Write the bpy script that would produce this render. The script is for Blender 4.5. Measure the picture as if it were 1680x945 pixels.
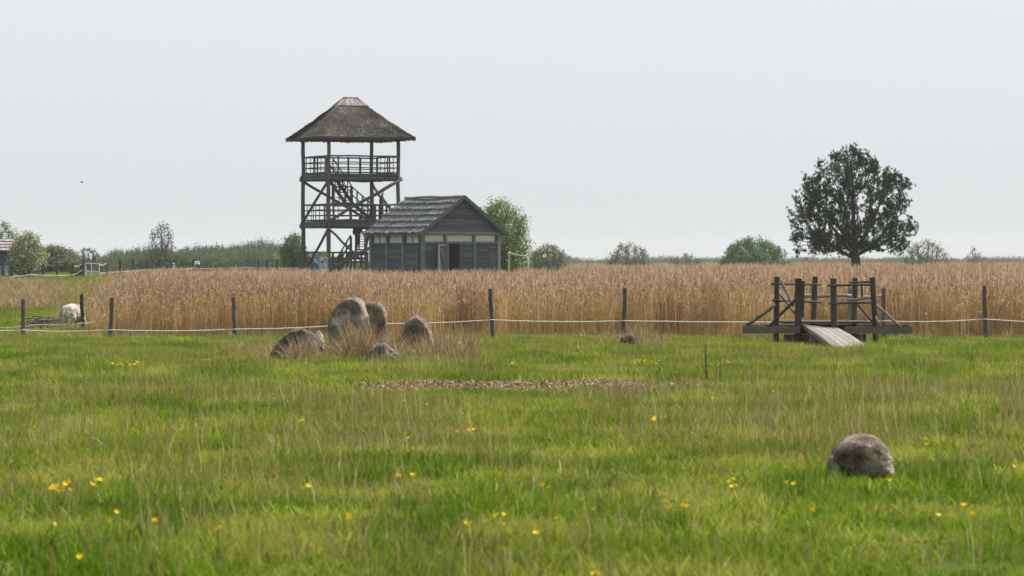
import bpy, math, random
import numpy as np
from mathutils import Vector, Matrix, noise
R = math.radians
random.seed(7); RNG = np.random.default_rng(7)
for o in list(bpy.data.objects): bpy.data.objects.remove(o)
S = bpy.context.scene; COL = S.collection

# ------------------------------------------------------------------ camera
CAMZ, HY, FP = 2.0, 427.0, 6300.0       # eye height (m), horizon row and focal length in photo pixels
cam = bpy.data.objects.new('camera', bpy.data.cameras.new('camera')); COL.objects.link(cam)
cam.location = (0, 0, CAMZ); cam.rotation_euler = (R(90), 0, 0)
cam.data.sensor_width = 36; cam.data.lens = 36 * FP / 1680
cam.data.shift_y = -(472.5 - HY) / 1680
cam.data.clip_start = 0.5; cam.data.clip_end = 20000
cam.data.dof.use_dof = True; cam.data.dof.focus_distance = 125; cam.data.dof.aperture_fstop = 5.6
S.camera = cam
# ------------------------------------------------------------------ sky, sun, exposure
SKYG, SKYV = 0.12, 2.66
SUN_EL, SUN_AZ = 54, 60                 # azimuth clockwise from +Y (away from the camera) towards +X
w = bpy.data.worlds.new('World'); S.world = w; w.use_nodes = True
nt = w.node_tree; nt.nodes.clear()
sky = nt.nodes.new('ShaderNodeTexSky'); sky.sky_type = 'NISHITA'; sky.sun_disc = False
sky.sun_elevation = R(SUN_EL); sky.sun_rotation = R(SUN_AZ)
sky.altitude = 0; sky.air_density = 1.2; sky.dust_density = 3.5; sky.ozone_density = 2.0
hsv = nt.nodes.new('ShaderNodeHueSaturation'); hsv.inputs['Saturation'].default_value = 0.9
tintn = nt.nodes.new('ShaderNodeMixRGB'); tintn.blend_type = 'MULTIPLY'; tintn.inputs[0].default_value = 1
tintn.inputs[2].default_value = (0.94, 0.987, 1.05, 1)
bg = nt.nodes.new('ShaderNodeBackground'); bg.inputs[1].default_value = 0.15
wo = nt.nodes.new('ShaderNodeOutputWorld')
gm = nt.nodes.new('ShaderNodeGamma'); gm.inputs[1].default_value = SKYG      # milky hazy sky: flatter than the clear one
nt.links.new(sky.outputs[0], gm.inputs[0]); nt.links.new(gm.outputs[0], hsv.inputs['Color']); hsv.inputs['Value'].default_value = SKYV; nt.links.new(hsv.outputs[0], tintn.inputs[1])
nt.links.new(tintn.outputs[0], bg.inputs[0]); nt.links.new(bg.outputs[0], wo.inputs[0])
sun = bpy.data.objects.new('sun', bpy.data.lights.new('sun', 'SUN')); COL.objects.link(sun)
sun.data.energy = 4.2; sun.data.angle = R(0.5); sun.data.color = (1, 0.95, 0.86)
sd = Vector((math.sin(R(SUN_AZ)) * math.cos(R(SUN_EL)), math.cos(R(SUN_AZ)) * math.cos(R(SUN_EL)), math.sin(R(SUN_EL))))
sun.rotation_euler = sd.to_track_quat('Z', 'Y').to_euler()
S.view_settings.view_transform = 'Standard'; S.view_settings.look = 'None'
S.view_settings.gamma = 1; S.view_settings.exposure = 0.85
S.cycles.max_bounces = 6; S.cycles.transparent_max_bounces = 8; S.cycles.volume_bounces = 1
S.cycles.use_denoising = True

# ------------------------------------------------------------------ placing
def at(px, py, D): return Vector(((px - 840) / FP * D, D, CAMZ + (HY - py) / FP * D))
def sm(a, b, x):
    t = min(1, max(0, (x - a) / (b - a))); return t * t * (3 - 2 * t)
def gz(x, y):
    if y < 100: base = 0
    else:
        u = x / y * FP + 840
        left = 1 - sm(865, 935, u)
        base = (sm(186, 206, y) if u > 160 else sm(130, 206, y)) * 0.9 * left * (1 - 0.5 * sm(300, 500, y))
    return base + 0.03 * noise.noise((x * .35, y * .12, 0)) * (1 if y > 20 else 0)
def gpt(px, D): x = (px - 840) / FP * D; return Vector((x, D, gz(x, D)))

# ------------------------------------------------------------------ objects
def tag(o, label=None, cat=None, group=None, kind=None):
    if label: o['label'] = label
    if cat: o['category'] = cat
    if group: o['group'] = group
    if kind: o['kind'] = kind
    return o
def empty(name, loc, label, cat, group=None, rz=0):
    o = bpy.data.objects.new(name, None); COL.objects.link(o); o.empty_display_size = .2
    o.location = loc; o.rotation_euler = (0, 0, rz); return tag(o, label, cat, group)

class MB:
    def __init__(s): s.v = []; s.f = []; s.t = []; s.m = []; s.n = 0
    def add(s, verts, faces, tone=None, mi=0):
        if tone is None: tone = random.random()
        b = s.n; s.v.extend([tuple(p) for p in verts]); s.n += len(verts)
        s.f.extend([tuple(i + b for i in f) for f in faces])
        s.t.extend([tone] * len(faces)); s.m.extend([mi] * len(faces))
    def np(s, verts, faces, tones, mi=0):       # arrays: verts (N,3), faces (M,k), tones (M,)
        b = s.n; s.v.extend(map(tuple, verts.tolist())); s.n += len(verts)
        s.f.extend(map(tuple, (faces + b).tolist())); s.t.extend(tones.tolist()); s.m.extend([mi] * len(faces))
    def box(s, c, size, rot=None, tone=None, jit=0, mi=0):
        hx, hy, hz = size[0] / 2, size[1] / 2, size[2] / 2
        vs = [Vector((x, y, z)) for x in (-hx, hx) for y in (-hy, hy) for z in (-hz, hz)]
        if jit: vs = [v + Vector([random.uniform(-jit, jit) for _ in range(3)]) for v in vs]
        if rot is not None: vs = [rot @ v for v in vs]
        s.add([v + Vector(c) for v in vs], [(0, 1, 3, 2), (4, 6, 7, 5), (0, 4, 5, 1), (2, 3, 7, 6), (0, 2, 6, 4), (1, 5, 7, 3)], tone, mi)
    def beam(s, a, b, w, h, tone=None, up=(0, 0, 1), jit=0.004, mi=0):      # squared timber from a to b
        a, b = Vector(a), Vector(b); d = (b - a); L = d.length; d.normalize()
        u = Vector(up)
        if abs(d.dot(u)) > .98: u = Vector((0, 1, 0))
        sx = d.cross(u).normalized(); sz = sx.cross(d)
        rot = Matrix((d, sx, sz)).transposed()
        s.box((a + b) / 2, (L, w, h), rot, tone, jit, mi)
    def log(s, a, b, r0, r1=None, n=7, seg=5, wob=None, tone=None, mi=0):   # round pole, slightly crooked
        a, b = Vector(a), Vector(b); r1 = r0 if r1 is None else r1; wob = r0 * .3 if wob is None else wob
        pts = []
        off = Vector((random.uniform(0, 99), random.uniform(0, 99), 0)); L = (b - a).length
        for i in range(seg + 1):
            t = i / seg; k = wob if 0 < i < seg else 0
            q = off + Vector((t * L * 1.3, 0, 0))
            pts.append(a.lerp(b, t) + k * Vector((noise.noise(q), noise.noise(q + Vector((0, 7, 0))), noise.noise(q + Vector((0, 0, 9))))) * 2)
        s.tube(pts, [r0 + (r1 - r0) * i / seg for i in range(seg + 1)], n, tone, rough=.08, mi=mi)
    def tube(s, pts, rad, n=6, tone=None, rough=0, cap=True, mi=0):
        m = len(pts); vs = []
        prev = None
        for i, p in enumerate(pts):
            d = (Vector(pts[min(i + 1, m - 1)]) - Vector(pts[max(i - 1, 0)]))
            if d.length < 1e-9: d = Vector((0, 0, 1))
            d.normalize()
            if prev is None:
                u = Vector((1, 0, 0)) if abs(d.x) < .8 else Vector((0, 1, 0))
            else: u = prev
            u = (u - d * u.dot(d)).normalized(); prev = u; v = d.cross(u)
            for k in range(n):
                an = 2 * math.pi * k / n; r = float(rad[i]) * (1 + rough * random.uniform(-1, 1))
                vs.append(Vector(p) + r * (math.cos(an) * u + math.sin(an) * v))
        fs = [(i * n + k, i * n + (k + 1) % n, (i + 1) * n + (k + 1) % n, (i + 1) * n + k) for i in range(m - 1) for k in range(n)]
        if cap: fs += [tuple(range(n - 1, -1, -1)), tuple((m - 1) * n + k for k in range(n))]
        s.add(vs, fs, tone, mi)
    def mesh(s, name, mats, smooth=False):
        me = bpy.data.meshes.new(name); me.from_pydata(s.v, [], s.f)
        at_ = me.attributes.new('tone', 'FLOAT', 'FACE'); at_.data.foreach_set('value', np.array(s.t, dtype=np.float32))
        for m in (mats if isinstance(mats, (list, tuple)) else [mats]): me.materials.append(m)
        if any(s.m): me.polygons.foreach_set('material_index', s.m)
        if smooth: me.polygons.foreach_set('use_smooth', [True] * len(me.polygons))
        me.update(); return me
    def build(s, name, mats, parent=None, smooth=False, loc=None):
        o = bpy.data.objects.new(name, s.mesh(name, mats, smooth)); COL.objects.link(o)
        if parent:
            o.parent = parent
            # geometry is written in world metres: undo the parent's placement
            o.matrix_parent_inverse = pinv(parent)
        if loc is not None: o.location = loc
        return o
def pmat(o):
    m = Matrix.LocRotScale(o.location, o.rotation_euler, o.scale)
    if o.parent: m = pmat(o.parent) @ o.matrix_parent_inverse @ m
    return m
def pinv(o): return pmat(o).inverted()

# ------------------------------------------------------------------ materials
def mat(name, c1, c2, scale=6, rough=.85, bump=.3, stretch=(1, 1, 1), tone=.5, trans=0, c3=None, detail=5, inst=0, world=None, spec=.3, coords='Object'):
    """c1..c2 by noise and by the face's own random 'tone'; world = (scale, colour): patches over the land"""
    m = bpy.data.materials.new(name); m.use_nodes = True; n = m.node_tree; n.nodes.clear(); L = n.links.new
    out = n.nodes.new('ShaderNodeOutputMaterial'); b = n.nodes.new('ShaderNodeBsdfPrincipled')
    b.inputs['Roughness'].default_value = rough; b.inputs['Specular IOR Level'].default_value = spec
    tc = n.nodes.new('ShaderNodeTexCoord'); mp = n.nodes.new('ShaderNodeMapping'); mp.inputs['Scale'].default_value = stretch
    L(tc.outputs[coords], mp.inputs[0])
    nz = n.nodes.new('ShaderNodeTexNoise'); nz.inputs['Scale'].default_value = scale; nz.inputs['Detail'].default_value = detail; nz.inputs['Roughness'].default_value = .65
    L(mp.outputs[0], nz.inputs['Vector'])
    ta = n.nodes.new('ShaderNodeAttribute'); ta.attribute_name = 'tone'
    def math_(op, a, b_):
        q = n.nodes.new('ShaderNodeMath'); q.operation = op
        for i, x in enumerate((a, b_)):
            if isinstance(x, (int, float)): q.inputs[i].default_value = x
            else: L(x, q.inputs[i])
        return q.outputs[0]
    fac = math_('ADD', math_('MULTIPLY', math_('SUBTRACT', nz.outputs[0], .5), 2.2 * (1 - tone)), math_('ADD', math_('MULTIPLY', math_('SUBTRACT', ta.outputs['Fac'], .5), tone * 1.3), .5))
    if inst:
        ia = n.nodes.new('ShaderNodeAttribute'); ia.attribute_type = 'INSTANCER'; ia.attribute_name = 'tint'
        fac = math_('ADD', fac, math_('MULTIPLY', math_('SUBTRACT', ia.outputs['Fac'], .5), inst))
    cr = n.nodes.new('ShaderNodeValToRGB'); cr.color_ramp.elements[0].color = (*c1, 1); cr.color_ramp.elements[1].color = (*c2, 1)
    if c3: e = cr.color_ramp.elements.new(.82); e.color = (*c2, 1); cr.color_ramp.elements[2].color = (*c3, 1)
    L(fac, cr.inputs[0]); col = cr.outputs[0]
    if world:
        geo = n.nodes.new('ShaderNodeNewGeometry'); wn = n.nodes.new('ShaderNodeTexNoise'); wn.inputs['Scale'].default_value = world[0]; wn.inputs['Detail'].default_value = 4
        wm = n.nodes.new('ShaderNodeMapping'); wm.inputs['Scale'].default_value = (1, .45, 0); L(geo.outputs['Position'], wm.inputs[0]); L(wm.outputs[0], wn.inputs['Vector'])
        r2 = n.nodes.new('ShaderNodeValToRGB'); r2.color_ramp.elements[0].position = world[2]; r2.color_ramp.elements[1].position = world[3]
        L(wn.outputs[0], r2.inputs[0]); mx = n.nodes.new('ShaderNodeMixRGB'); L(math_('MULTIPLY', r2.outputs[0], world[4]), mx.inputs[0]); L(col, mx.inputs[1]); mx.inputs[2].default_value = (*world[1], 1)
        col = mx.outputs[0]
    L(col, b.inputs['Base Color'])
    if bump:
        bp = n.nodes.new('ShaderNodeBump'); bp.inputs['Strength'].default_value = bump; bp.inputs['Distance'].default_value = .03
        L(nz.outputs[0], bp.inputs['Height']); L(bp.outputs[0], b.inputs['Normal'])
    sh = b.outputs[0]
    if trans:
        tr = n.nodes.new('ShaderNodeBsdfTranslucent'); L(col, tr.inputs[0]); ms = n.nodes.new('ShaderNodeMixShader'); ms.inputs[0].default_value = trans
        L(sh, ms.inputs[1]); L(tr.outputs[0], ms.inputs[2]); sh = ms.outputs[0]
    L(sh, out.inputs[0]); return m
M = {}
M['soil'] = mat('meadow_soil', (.05, .07, .012), (.085, .12, .02), .8, 1, .5, tone=0, world=(.12, (.10, .085, .04), .45, .65, .7), spec=0)
M['litter'] = mat('reed_litter', (.13, .085, .045), (.22, .15, .085), 3, .95, .5, tone=0)
M['grass'] = mat('grass_blades', (.078, .150, .004), (.185, .275, .012), 3, .7, 0, tone=.65, trans=.45, c3=(.34, .36, .055), inst=1.7, world=(.16, (.22, .21, .045), .45, .64, .55), spec=.08)
M['straw'] = mat('dry_stalks', (.20, .155, .05), (.38, .30, .12), 3, .8, 0, tone=.8, trans=.3, c3=(.55, .47, .25), spec=.08)
M['rank'] = mat('rank_dead_grass', (.14, .09, .04), (.36, .26, .13), 3, .8, 0, tone=.85, trans=.25, c3=(.58, .46, .27), spec=.08)
M['reed'] = mat('reed_stems', (.38, .245, .10), (.55, .39, .19), 3, .75, 0, tone=.7, trans=.4, inst=.35, c3=(.60, .45, .24), spec=.08)
M['reedleaf'] = mat('reed_leaves', (.42, .28, .12), (.62, .46, .25), 3, .7, 0, tone=.8, trans=.25, inst=.3, c3=(.75, .64, .47))
M['reedhead'] = mat('reed_plumes', (.25, .16, .10), (.50, .34, .225), 3, .9, 0, tone=.85, trans=.3, inst=.3, c3=(.72, .56, .40))
M['herb'] = mat('herb_leaves', (.06, .12, .008), (.14, .23, .015), 3, .9, 0, tone=.7, trans=.4, spec=0)
M['petal'] = mat('yellow_petals', (.80, .50, .01), (.90, .66, .02), 9, .45, 0, tone=.6, trans=.2)
M['white_petal'] = mat('white_petals', (.75, .75, .68), (.9, .9, .85), 9, .6, 0, trans=.2)
M['towerwood'] = mat('weathered_tower_wood', (.05, .053, .050), (.105, .108, .10), 2.2, .9, .5, (1, 1, .35), tone=.35, c3=(.14, .15, .135), spec=.15)
M['hutwood'] = mat('weathered_hut_boards', (.050, .057, .061), (.105, .115, .12), 5, .9, .5, (.4, .4, 3), tone=.55, c3=(.15, .16, .16), spec=.15)
M['hutframe'] = mat('hut_frame_wood', (.11, .12, .122), (.19, .20, .20), 4, .9, .4, (1, 1, .4), tone=.4)
M['shake'] = mat('roof_shakes', (.085, .085, .09), (.25, .25, .255), 4, .9, .5, tone=.75, c3=(.36, .355, .35))
M['thatch'] = mat('thatch', (.045, .041, .036), (.13, .115, .098), 3.5, .95, .6, tone=.6, c3=(.32, .265, .215), spec=.1)
M['capwood'] = mat('roof_cap_slats', (.17, .155, .145), (.38, .345, .32), 4, .85, .3, tone=.8, spec=.1)
M['panel'] = mat('window_curtain', (.46, .44, .38), (.56, .54, .47), 1.2, .8, 0, tone=.3)
M['darkroom'] = mat('dark_interior', (.02, .02, .02), (.03, .03, .03), 2, .9, 0)
M['logdark'] = mat('dark_platform_timber', (.030, .027, .022), (.075, .065, .052), 5, .9, .6, (1, 1, .4), tone=.35, c3=(.17, .15, .115), spec=.1)
M['logpale'] = mat('peeled_pole', (.07, .055, .042), (.22, .18, .145), 6, .85, .4, tone=.3, c3=(.36, .32, .28), spec=.1)
M['beam'] = mat('grey_squared_timber', (.085, .076, .058), (.17, .155, .12), 5, .85, .5, (.5, 2, 2), tone=.35, spec=.1)
M['rampwood'] = mat('bleached_ramp_boards', (.15, .135, .12), (.26, .235, .21), 5, .85, .4, (2, .5, 2), tone=.5, c3=(.40, .37, .34), spec=.1)
M['post'] = mat('grey_fence_post', (.045, .042, .038), (.12, .11, .10), 7, .9, .6, (1, 1, .3), tone=.2, c3=(.22, .21, .19), spec=.1)
M['tanpost'] = mat('tan_fence_post', (.22, .16, .09), (.36, .27, .17), 7, .9, .5, (1, 1, .3), tone=.2)
M['rope'] = mat('white_fence_rope', (.62, .57, .52), (.82, .78, .74), 8, .7, 0, tone=.3)
M['black'] = mat('black_insulator', (.02, .02, .02), (.04, .04, .04), 8, .5, 0)
M['bark'] = mat('grey_bark', (.06, .055, .05), (.13, .12, .11), 6, .95, .4, tone=.3)
M['pinebark'] = mat('pine_bark', (.03, .026, .022), (.07, .06, .05), 6, .95, .4, tone=.3)
M['pine'] = mat('pine_needles', (.010, .034, .013), (.028, .068, .020), 3, .8, 0, tone=.8, trans=.15, c3=(.06, .11, .03), spec=.05)
M['birchpole'] = mat('peeled_birch_pole', (.26, .26, .20), (.42, .42, .35), 6, .8, .2, tone=.3)
def leafmat(name, a, b, c=None, tr=.3): return mat(name, a, b, 2, .6, 0, tone=.75, trans=tr, c3=c)
M['willow'] = leafmat('willow_leaves', (.07, .10, .04), (.14, .18, .07), (.20, .24, .11))
M['palebush'] = leafmat('pale_bush_leaves', (.13, .14, .075), (.22, .23, .13), (.30, .30, .19))
M['greybush'] = leafmat('grey_twig_leaves', (.075, .09, .055), (.15, .17, .10), (.20, .21, .15))
M['brightbush'] = leafmat('bright_bush_leaves', (.07, .11, .018), (.19, .25, .035), (.36, .42, .10))
M['freshbush'] = leafmat('fresh_bush_leaves', (.05, .11, .035), (.12, .20, .06), (.22, .30, .10))
M['blossomleaf'] = leafmat('blossoming_leaves', (.14, .16, .06), (.42, .42, .26), (.80, .76, .66))
M['tile'] = mat('pale_red_tiles', (.17, .145, .13), (.31, .27, .25), 4, .85, .3, tone=.8)
M['shedwood'] = mat('dark_shed_boards', (.05, .06, .07), (.10, .115, .13), 4, .9, .3, (3, 3, .4), tone=.5)
M['gate'] = mat('galvanised_gate', (.45, .48, .48), (.62, .65, .65), 8, .45, 0, tone=.4)
M['signgreen'] = mat('sign_header_green', (.08, .24, .06), (.11, .30, .09), 2, .6, 0)
M['signgrey'] = mat('sign_board_grey', (.42, .45, .48), (.50, .53, .55), 2, .6, 0)
M['signdark'] = mat('sign_print_dark', (.05, .055, .06), (.10, .10, .11), 12, .6, 0)
M['signblue'] = mat('sign_print_blue', (.10, .2, .42), (.16, .28, .5), 12, .6, 0)
M['skin'] = mat('skin', (.45, .27, .2), (.52, .33, .25), 3, .6, 0)
M['coat'] = mat('dark_coat', (.03, .035, .045), (.05, .055, .065), 8, .85, .1)
M['blue'] = mat('blue_jacket', (.06, .09, .17), (.09, .13, .22), 8, .8, .1)
M['trous'] = mat('dark_trousers', (.03, .03, .035), (.06, .06, .07), 8, .9, .1)
M['paleb'] = mat('pale_blue_shirt', (.30, .38, .50), (.38, .46, .58), 8, .9, .1)
M['greencap'] = mat('green_cap', (.05, .35, .15), (.08, .45, .2), 8, .8, 0)
M['hair'] = mat('dark_hair', (.02, .015, .012), (.05, .04, .03), 20, .8, .2)
M['whitecloth'] = mat('white_cloth', (.65, .65, .62), (.8, .8, .77), 8, .9, .1)
M['chips'] = mat('dead_reed_mulch', (.13, .08, .052), (.28, .19, .135), 8, .9, .5, tone=.85, c3=(.42, .35, .26), spec=.1)
M['bird'] = mat('dark_feathers', (.03, .03, .035), (.06, .06, .06), 8, .8, 0)

def rockmat(name, base, light, dark, scale=2.5):
    m = bpy.data.materials.new(name); m.use_nodes = True; n = m.node_tree; L = n.links.new
    b = n.nodes['Principled BSDF']; b.inputs['Roughness'].default_value = .92; b.inputs['Specular IOR Level'].default_value = .2
    tc = n.nodes.new('ShaderNodeTexCoord')
    a = n.nodes.new('ShaderNodeTexNoise'); a.inputs['Scale'].default_value = scale; a.inputs['Detail'].default_value = 9; a.inputs['Roughness'].default_value = .7
    f = n.nodes.new('ShaderNodeTexNoise'); f.inputs['Scale'].default_value = scale * 14; f.inputs['Detail'].default_value = 4
    v = n.nodes.new('ShaderNodeTexVoronoi'); v.inputs['Scale'].default_value = scale * 22
    for q in (a, f, v): L(tc.outputs['Object'], q.inputs['Vector'])
    r = n.nodes.new('ShaderNodeValToRGB'); e = r.color_ramp.elements
    e[0].position = .40; e[0].color = (*dark, 1); e[1].position = .60; e[1].color = (*light, 1); e.new(.5).color = (*base, 1)
    L(a.outputs[0], r.inputs[0])
    mx = n.nodes.new('ShaderNodeMixRGB'); mx.blend_type = 'OVERLAY'; mx.inputs[0].default_value = .9; L(r.outputs[0], mx.inputs[1]); L(f.outputs[0], mx.inputs[2]); L(mx.outputs[0], b.inputs['Base Color'])
    ad = n.nodes.new('ShaderNodeMath'); ad.operation = 'ADD'; L(a.outputs[0], ad.inputs[0]); L(f.outputs[0], ad.inputs[1])
    bp = n.nodes.new('ShaderNodeBump'); bp.inputs['Strength'].default_value = 1; bp.inputs['Distance'].default_value = .05; L(ad.outputs[0], bp.inputs['Height']); L(bp.outputs[0], b.inputs['Normal'])
    return m
M['rock'] = rockmat('granite_grey', (.19, .15, .112), (.42, .36, .29), (.075, .056, .04))
M['rockmoss'] = rockmat('granite_mossy', (.19, .155, .12), (.40, .35, .29), (.07, .058, .042))
M['rockred'] = rockmat('granite_reddish', (.18, .13, .10), (.37, .30, .245), (.07, .05, .038))
M['palestone'] = rockmat('pale_stone', (.42, .40, .34), (.55, .53, .47), (.28, .26, .2))
M['earth'] = rockmat('dark_turf_clod', (.11, .08, .05), (.22, .17, .11), (.04, .032, .022), 5)
M['wool'] = rockmat('sheep_wool', (.52, .46, .38), (.70, .65, .57), (.24, .16, .11), 2.2)

# ------------------------------------------------------------------ ground: one sheet to the horizon
def ground():
    ys = list(np.concatenate([np.arange(-60, 20, 20), np.arange(20, 240, 4), np.arange(240, 600, 30), np.geomspace(600, 9000, 12)]))
    xs = list(np.concatenate([-np.geomspace(6000, 60, 12), np.arange(-50, 51, 2.5), np.geomspace(60, 6000, 12)]))
    m = MB(); vs = [(x, y, gz(x, y)) for y in ys for x in xs]; nx = len(xs)
    m.add(vs, [(j * nx + i, j * nx + i + 1, (j + 1) * nx + i + 1, (j + 1) * nx + i) for j in range(len(ys) - 1) for i in range(nx - 1)], .5)
    tag(m.build('ground', M['soil'], smooth=True), kind='structure')
ground()
# the reed bed's outline
def inreed(x, y):
    u = x / y * FP + 840
    e = 2.2 * noise.noise((x * .25, 3, 0)) + 1.0 * noise.noise((x * 1.3, 8, 0))
    if y < 98.6 + e * .4: return False
    if u < 170 + 12 * noise.noise((y * .1, 5, 1)) + sm(110, 190, y) * 14: return False
    if y < 188: return True
    return u > 930 + 25 * noise.noise((y * .05, 1, 1))
def reedsheet():
    m = MB(); ys = list(np.arange(97, 200, 1.5)) + list(np.geomspace(200, 900, 50)); n = 90
    idx = {}
    for j, y in enumerate(ys):
        for i in range(n + 1):
            x = (-0.19 + .38 * i / n) * y; idx[(j, i)] = len(idx); m.v.append((x, y, gz(x, y) + .012))
    m.n = len(m.v)
    for j in range(len(ys) - 1):
        for i in range(n):
            x = (-0.19 + .38 * (i + .5) / n) * ys[j]
            if inreed(x, ys[j]): m.f.append((idx[(j, i)], idx[(j, i + 1)], idx[(j + 1, i + 1)], idx[(j + 1, i)])); m.t.append(.5); m.m.append(0)
    tag(m.build('reed_bed_soil', M['litter']), kind='structure')
reedsheet()

# ------------------------------------------------------------------ scattering with geometry nodes
def scatter(name, pts, variants, kind='stuff', label=None, cat=None):
    """pts: list of (x, y, z, rz, sx, sz, tint, leanx, leany)"""
    P = np.array(pts, dtype=np.float32)
    me = bpy.data.meshes.new(name); me.from_pydata(P[:, :3].tolist(), [], [])
    def attr(n, t, a, f='value'): q = me.attributes.new(n, t, 'POINT'); q.data.foreach_set(f, np.ascontiguousarray(a, dtype=np.int32 if t == 'INT' else np.float32).ravel())
    attr('rot', 'FLOAT_VECTOR', np.stack([P[:, 7], P[:, 8], P[:, 3]], 1), 'vector')
    attr('scl', 'FLOAT_VECTOR', np.stack([P[:, 4], P[:, 4], P[:, 5]], 1), 'vector')
    attr('tint', 'FLOAT', P[:, 6]); attr('idx', 'INT', RNG.integers(0, len(variants), len(P)))
    o = bpy.data.objects.new(name, me); COL.objects.link(o); tag(o, label, cat, kind=kind)
    coll = bpy.data.collections.new(name + '_kinds')
    for i, v in enumerate(variants): q = bpy.data.objects.new('%s_kind_%02d' % (name, i), v); coll.objects.link(q)
    ng = bpy.data.node_groups.new(name, 'GeometryNodeTree')
    ng.interface.new_socket('Geometry', in_out='INPUT', socket_type='NodeSocketGeometry'); ng.interface.new_socket('Geometry', in_out='OUTPUT', socket_type='NodeSocketGeometry')
    N = ng.nodes.new; L = ng.links.new
    gi, go = N('NodeGroupInput'), N('NodeGroupOutput'); iop = N('GeometryNodeInstanceOnPoints'); ci = N('GeometryNodeCollectionInfo')
    ci.inputs['Collection'].default_value = coll; ci.inputs['Separate Children'].default_value = True; ci.inputs['Reset Children'].default_value = True
    def na(n, t): q = N('GeometryNodeInputNamedAttribute'); q.data_type = t; q.inputs[0].default_value = n; return q.outputs['Attribute']
    iop.inputs['Pick Instance'].default_value = True
    L(gi.outputs[0], iop.inputs['Points']); L(ci.outputs[0], iop.inputs['Instance']); L(na('idx', 'INT'), iop.inputs['Instance Index'])
    L(na('rot', 'FLOAT_VECTOR'), iop.inputs['Rotation']); L(na('scl', 'FLOAT_VECTOR'), iop.inputs['Scale']); L(iop.outputs[0], go.inputs[0])
    o.modifiers.new('scatter', 'NODES').node_group = ng
    return o

def blades(mb, n, rad, h0, h1, w, lean, rng, curl=.5, mi=0, base=None, square=True):
    if base is None:
        bx = rng.uniform(-rad, rad, n); by = rng.uniform(-rad, rad, n); bz = np.zeros(n)
    else: bx, by, bz = base
    h = rng.uniform(h0, h1, n); a = rng.uniform(0, 2 * np.pi, n); ln = rng.uniform(.1, 1, n) * lean * h
    fa = rng.uniform(0, np.pi, n); wx, wy = np.cos(fa) * w / 2, np.sin(fa) * w / 2
    V = []
    for t, ww in ((0, .8), (.4, 1), (.75, .7), (1, 0)):
        px = bx + np.cos(a) * ln * (t ** 1.8); py = by + np.sin(a) * ln * (t ** 1.8); pz = bz + h * (t - curl * .35 * t ** 3)
        if ww: V += [np.stack([px - wx * ww, py - wy * ww, pz], 1), np.stack([px + wx * ww, py + wy * ww, pz], 1)]
        else: V.append(np.stack([px, py, pz], 1))
    V = np.stack(V, 1).reshape(-1, 3)      # 7 per blade
    b = np.arange(n)[:, None] * 7; tn = rng.uniform(0, 1, n)
    n0 = mb.n
    mb.np(V, np.concatenate([b + np.array([0, 1, 3, 2]), b + np.array([2, 3, 5, 4])]), np.concatenate([tn, tn]), mi)
    mb.n = n0; tri = b + np.array([4, 5, 6])
    mb.f.extend(map(tuple, (tri + n0).tolist())); mb.t.extend(tn.tolist()); mb.m.extend([mi] * n); mb.n = n0 + len(V)

rg = np.random.default_rng(3)
def grasskind(n, h0, h1, w, lean, herb=0, straw=0):
    m = MB(); blades(m, n, .32, h0, h1, w, lean, rg)
    if herb: blades(m, herb, .3, h0 * .5, h1 * .6, w * 3.2, .9, rg, 1, 1)
    if straw: blades(m, straw, .3, h0 * 1.2, h1 * 1.5, w * .8, .3, rg, .2, 2)
    return m.mesh('grass_tuft', [M['grass'], M['herb'], M['straw']])
SHORT = 1
GK = [grasskind(120, .08, .20, .006, .6, 0, 2), grasskind(125, .06, .15, .007, .8, 5, 1), grasskind(80, .12, .28, .008, .6, 3, 6),
      grasskind(60, .10, .24, .016, .8, 12, 0), grasskind(40, .06, .14, .012, 1.1, 14, 10), grasskind(100, .10, .22, .006, .5, 4, 8), grasskind(110, .06, .14, .008, .9, 6, 3)]
pts = []
def nz2(x, y, s, o=0): return noise.noise((x * s, y * s * .5, o))
# tussocky meadow from under the camera's view to the fence
N = 18000
yy = np.sqrt(RNG.uniform(23 ** 2, 104 ** 2, N)); xx = RNG.uniform(-.2, .2, N) * yy
for x, y in zip(xx, yy):
    if inreed(x, y) and y > 99.5: continue
    u = x / y * FP + 840; hn = nz2(x, y, .5, 2)
    s = random.uniform(.75, 1.2) * (1 + .45 * hn)
    mv = 427 + 2 * FP / y
    if 590 < u < 1185 and 624 < mv < 643 and nz2(x, y, 1.5, 3) > -.22: s *= .3
    elif 570 < u < 1130 and 640 < mv < 672: s *= .5 + .5 * sm(652, 672, mv)
    if y < 50: s *= .85
    if y > 84 and u > 170: s *= 1 - .35 * sm(84, 94, y)
    if 1280 < u < 1460 and 83 < y < 95: s *= .5
    if 1330 < u < 1500 and y < 36: s *= .75
    pts.append((x, y, gz(x, y) - .01, random.uniform(0, 6.28), random.uniform(.9, 1.3), s, .5 + .9 * nz2(x, y, .9, 4) + random.uniform(-.2, .2), random.uniform(-.1, .1), random.uniform(-.1, .1)))
N = 5200
yy = np.sqrt(RNG.uniform(101 ** 2, 245 ** 2, N)); xx = RNG.uniform(-.2, -.098, N) * yy
for x, y in zip(xx, yy):
    if inreed(x, y): continue
    pts.append((x, y, gz(x, y) - .01, random.uniform(0, 6.28), 1.5, random.uniform(.8, 1.3), .5 + .5 * nz2(x, y, .3, 4), 0, 0))
yy = np.sqrt(RNG.uniform(190 ** 2, 300 ** 2, 2600)); xx = RNG.uniform(-.12, .03, 2600) * yy
for x, y in zip(xx, yy): pts.append((x, y, gz(x, y) - .01, random.uniform(0, 6.28), 2.0, random.uniform(.8, 1.6), .5, 0, 0))
scatter('meadow_grass', pts, GK, label='green meadow grass growing over the whole foreground up to the fence', cat='grass')

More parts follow.
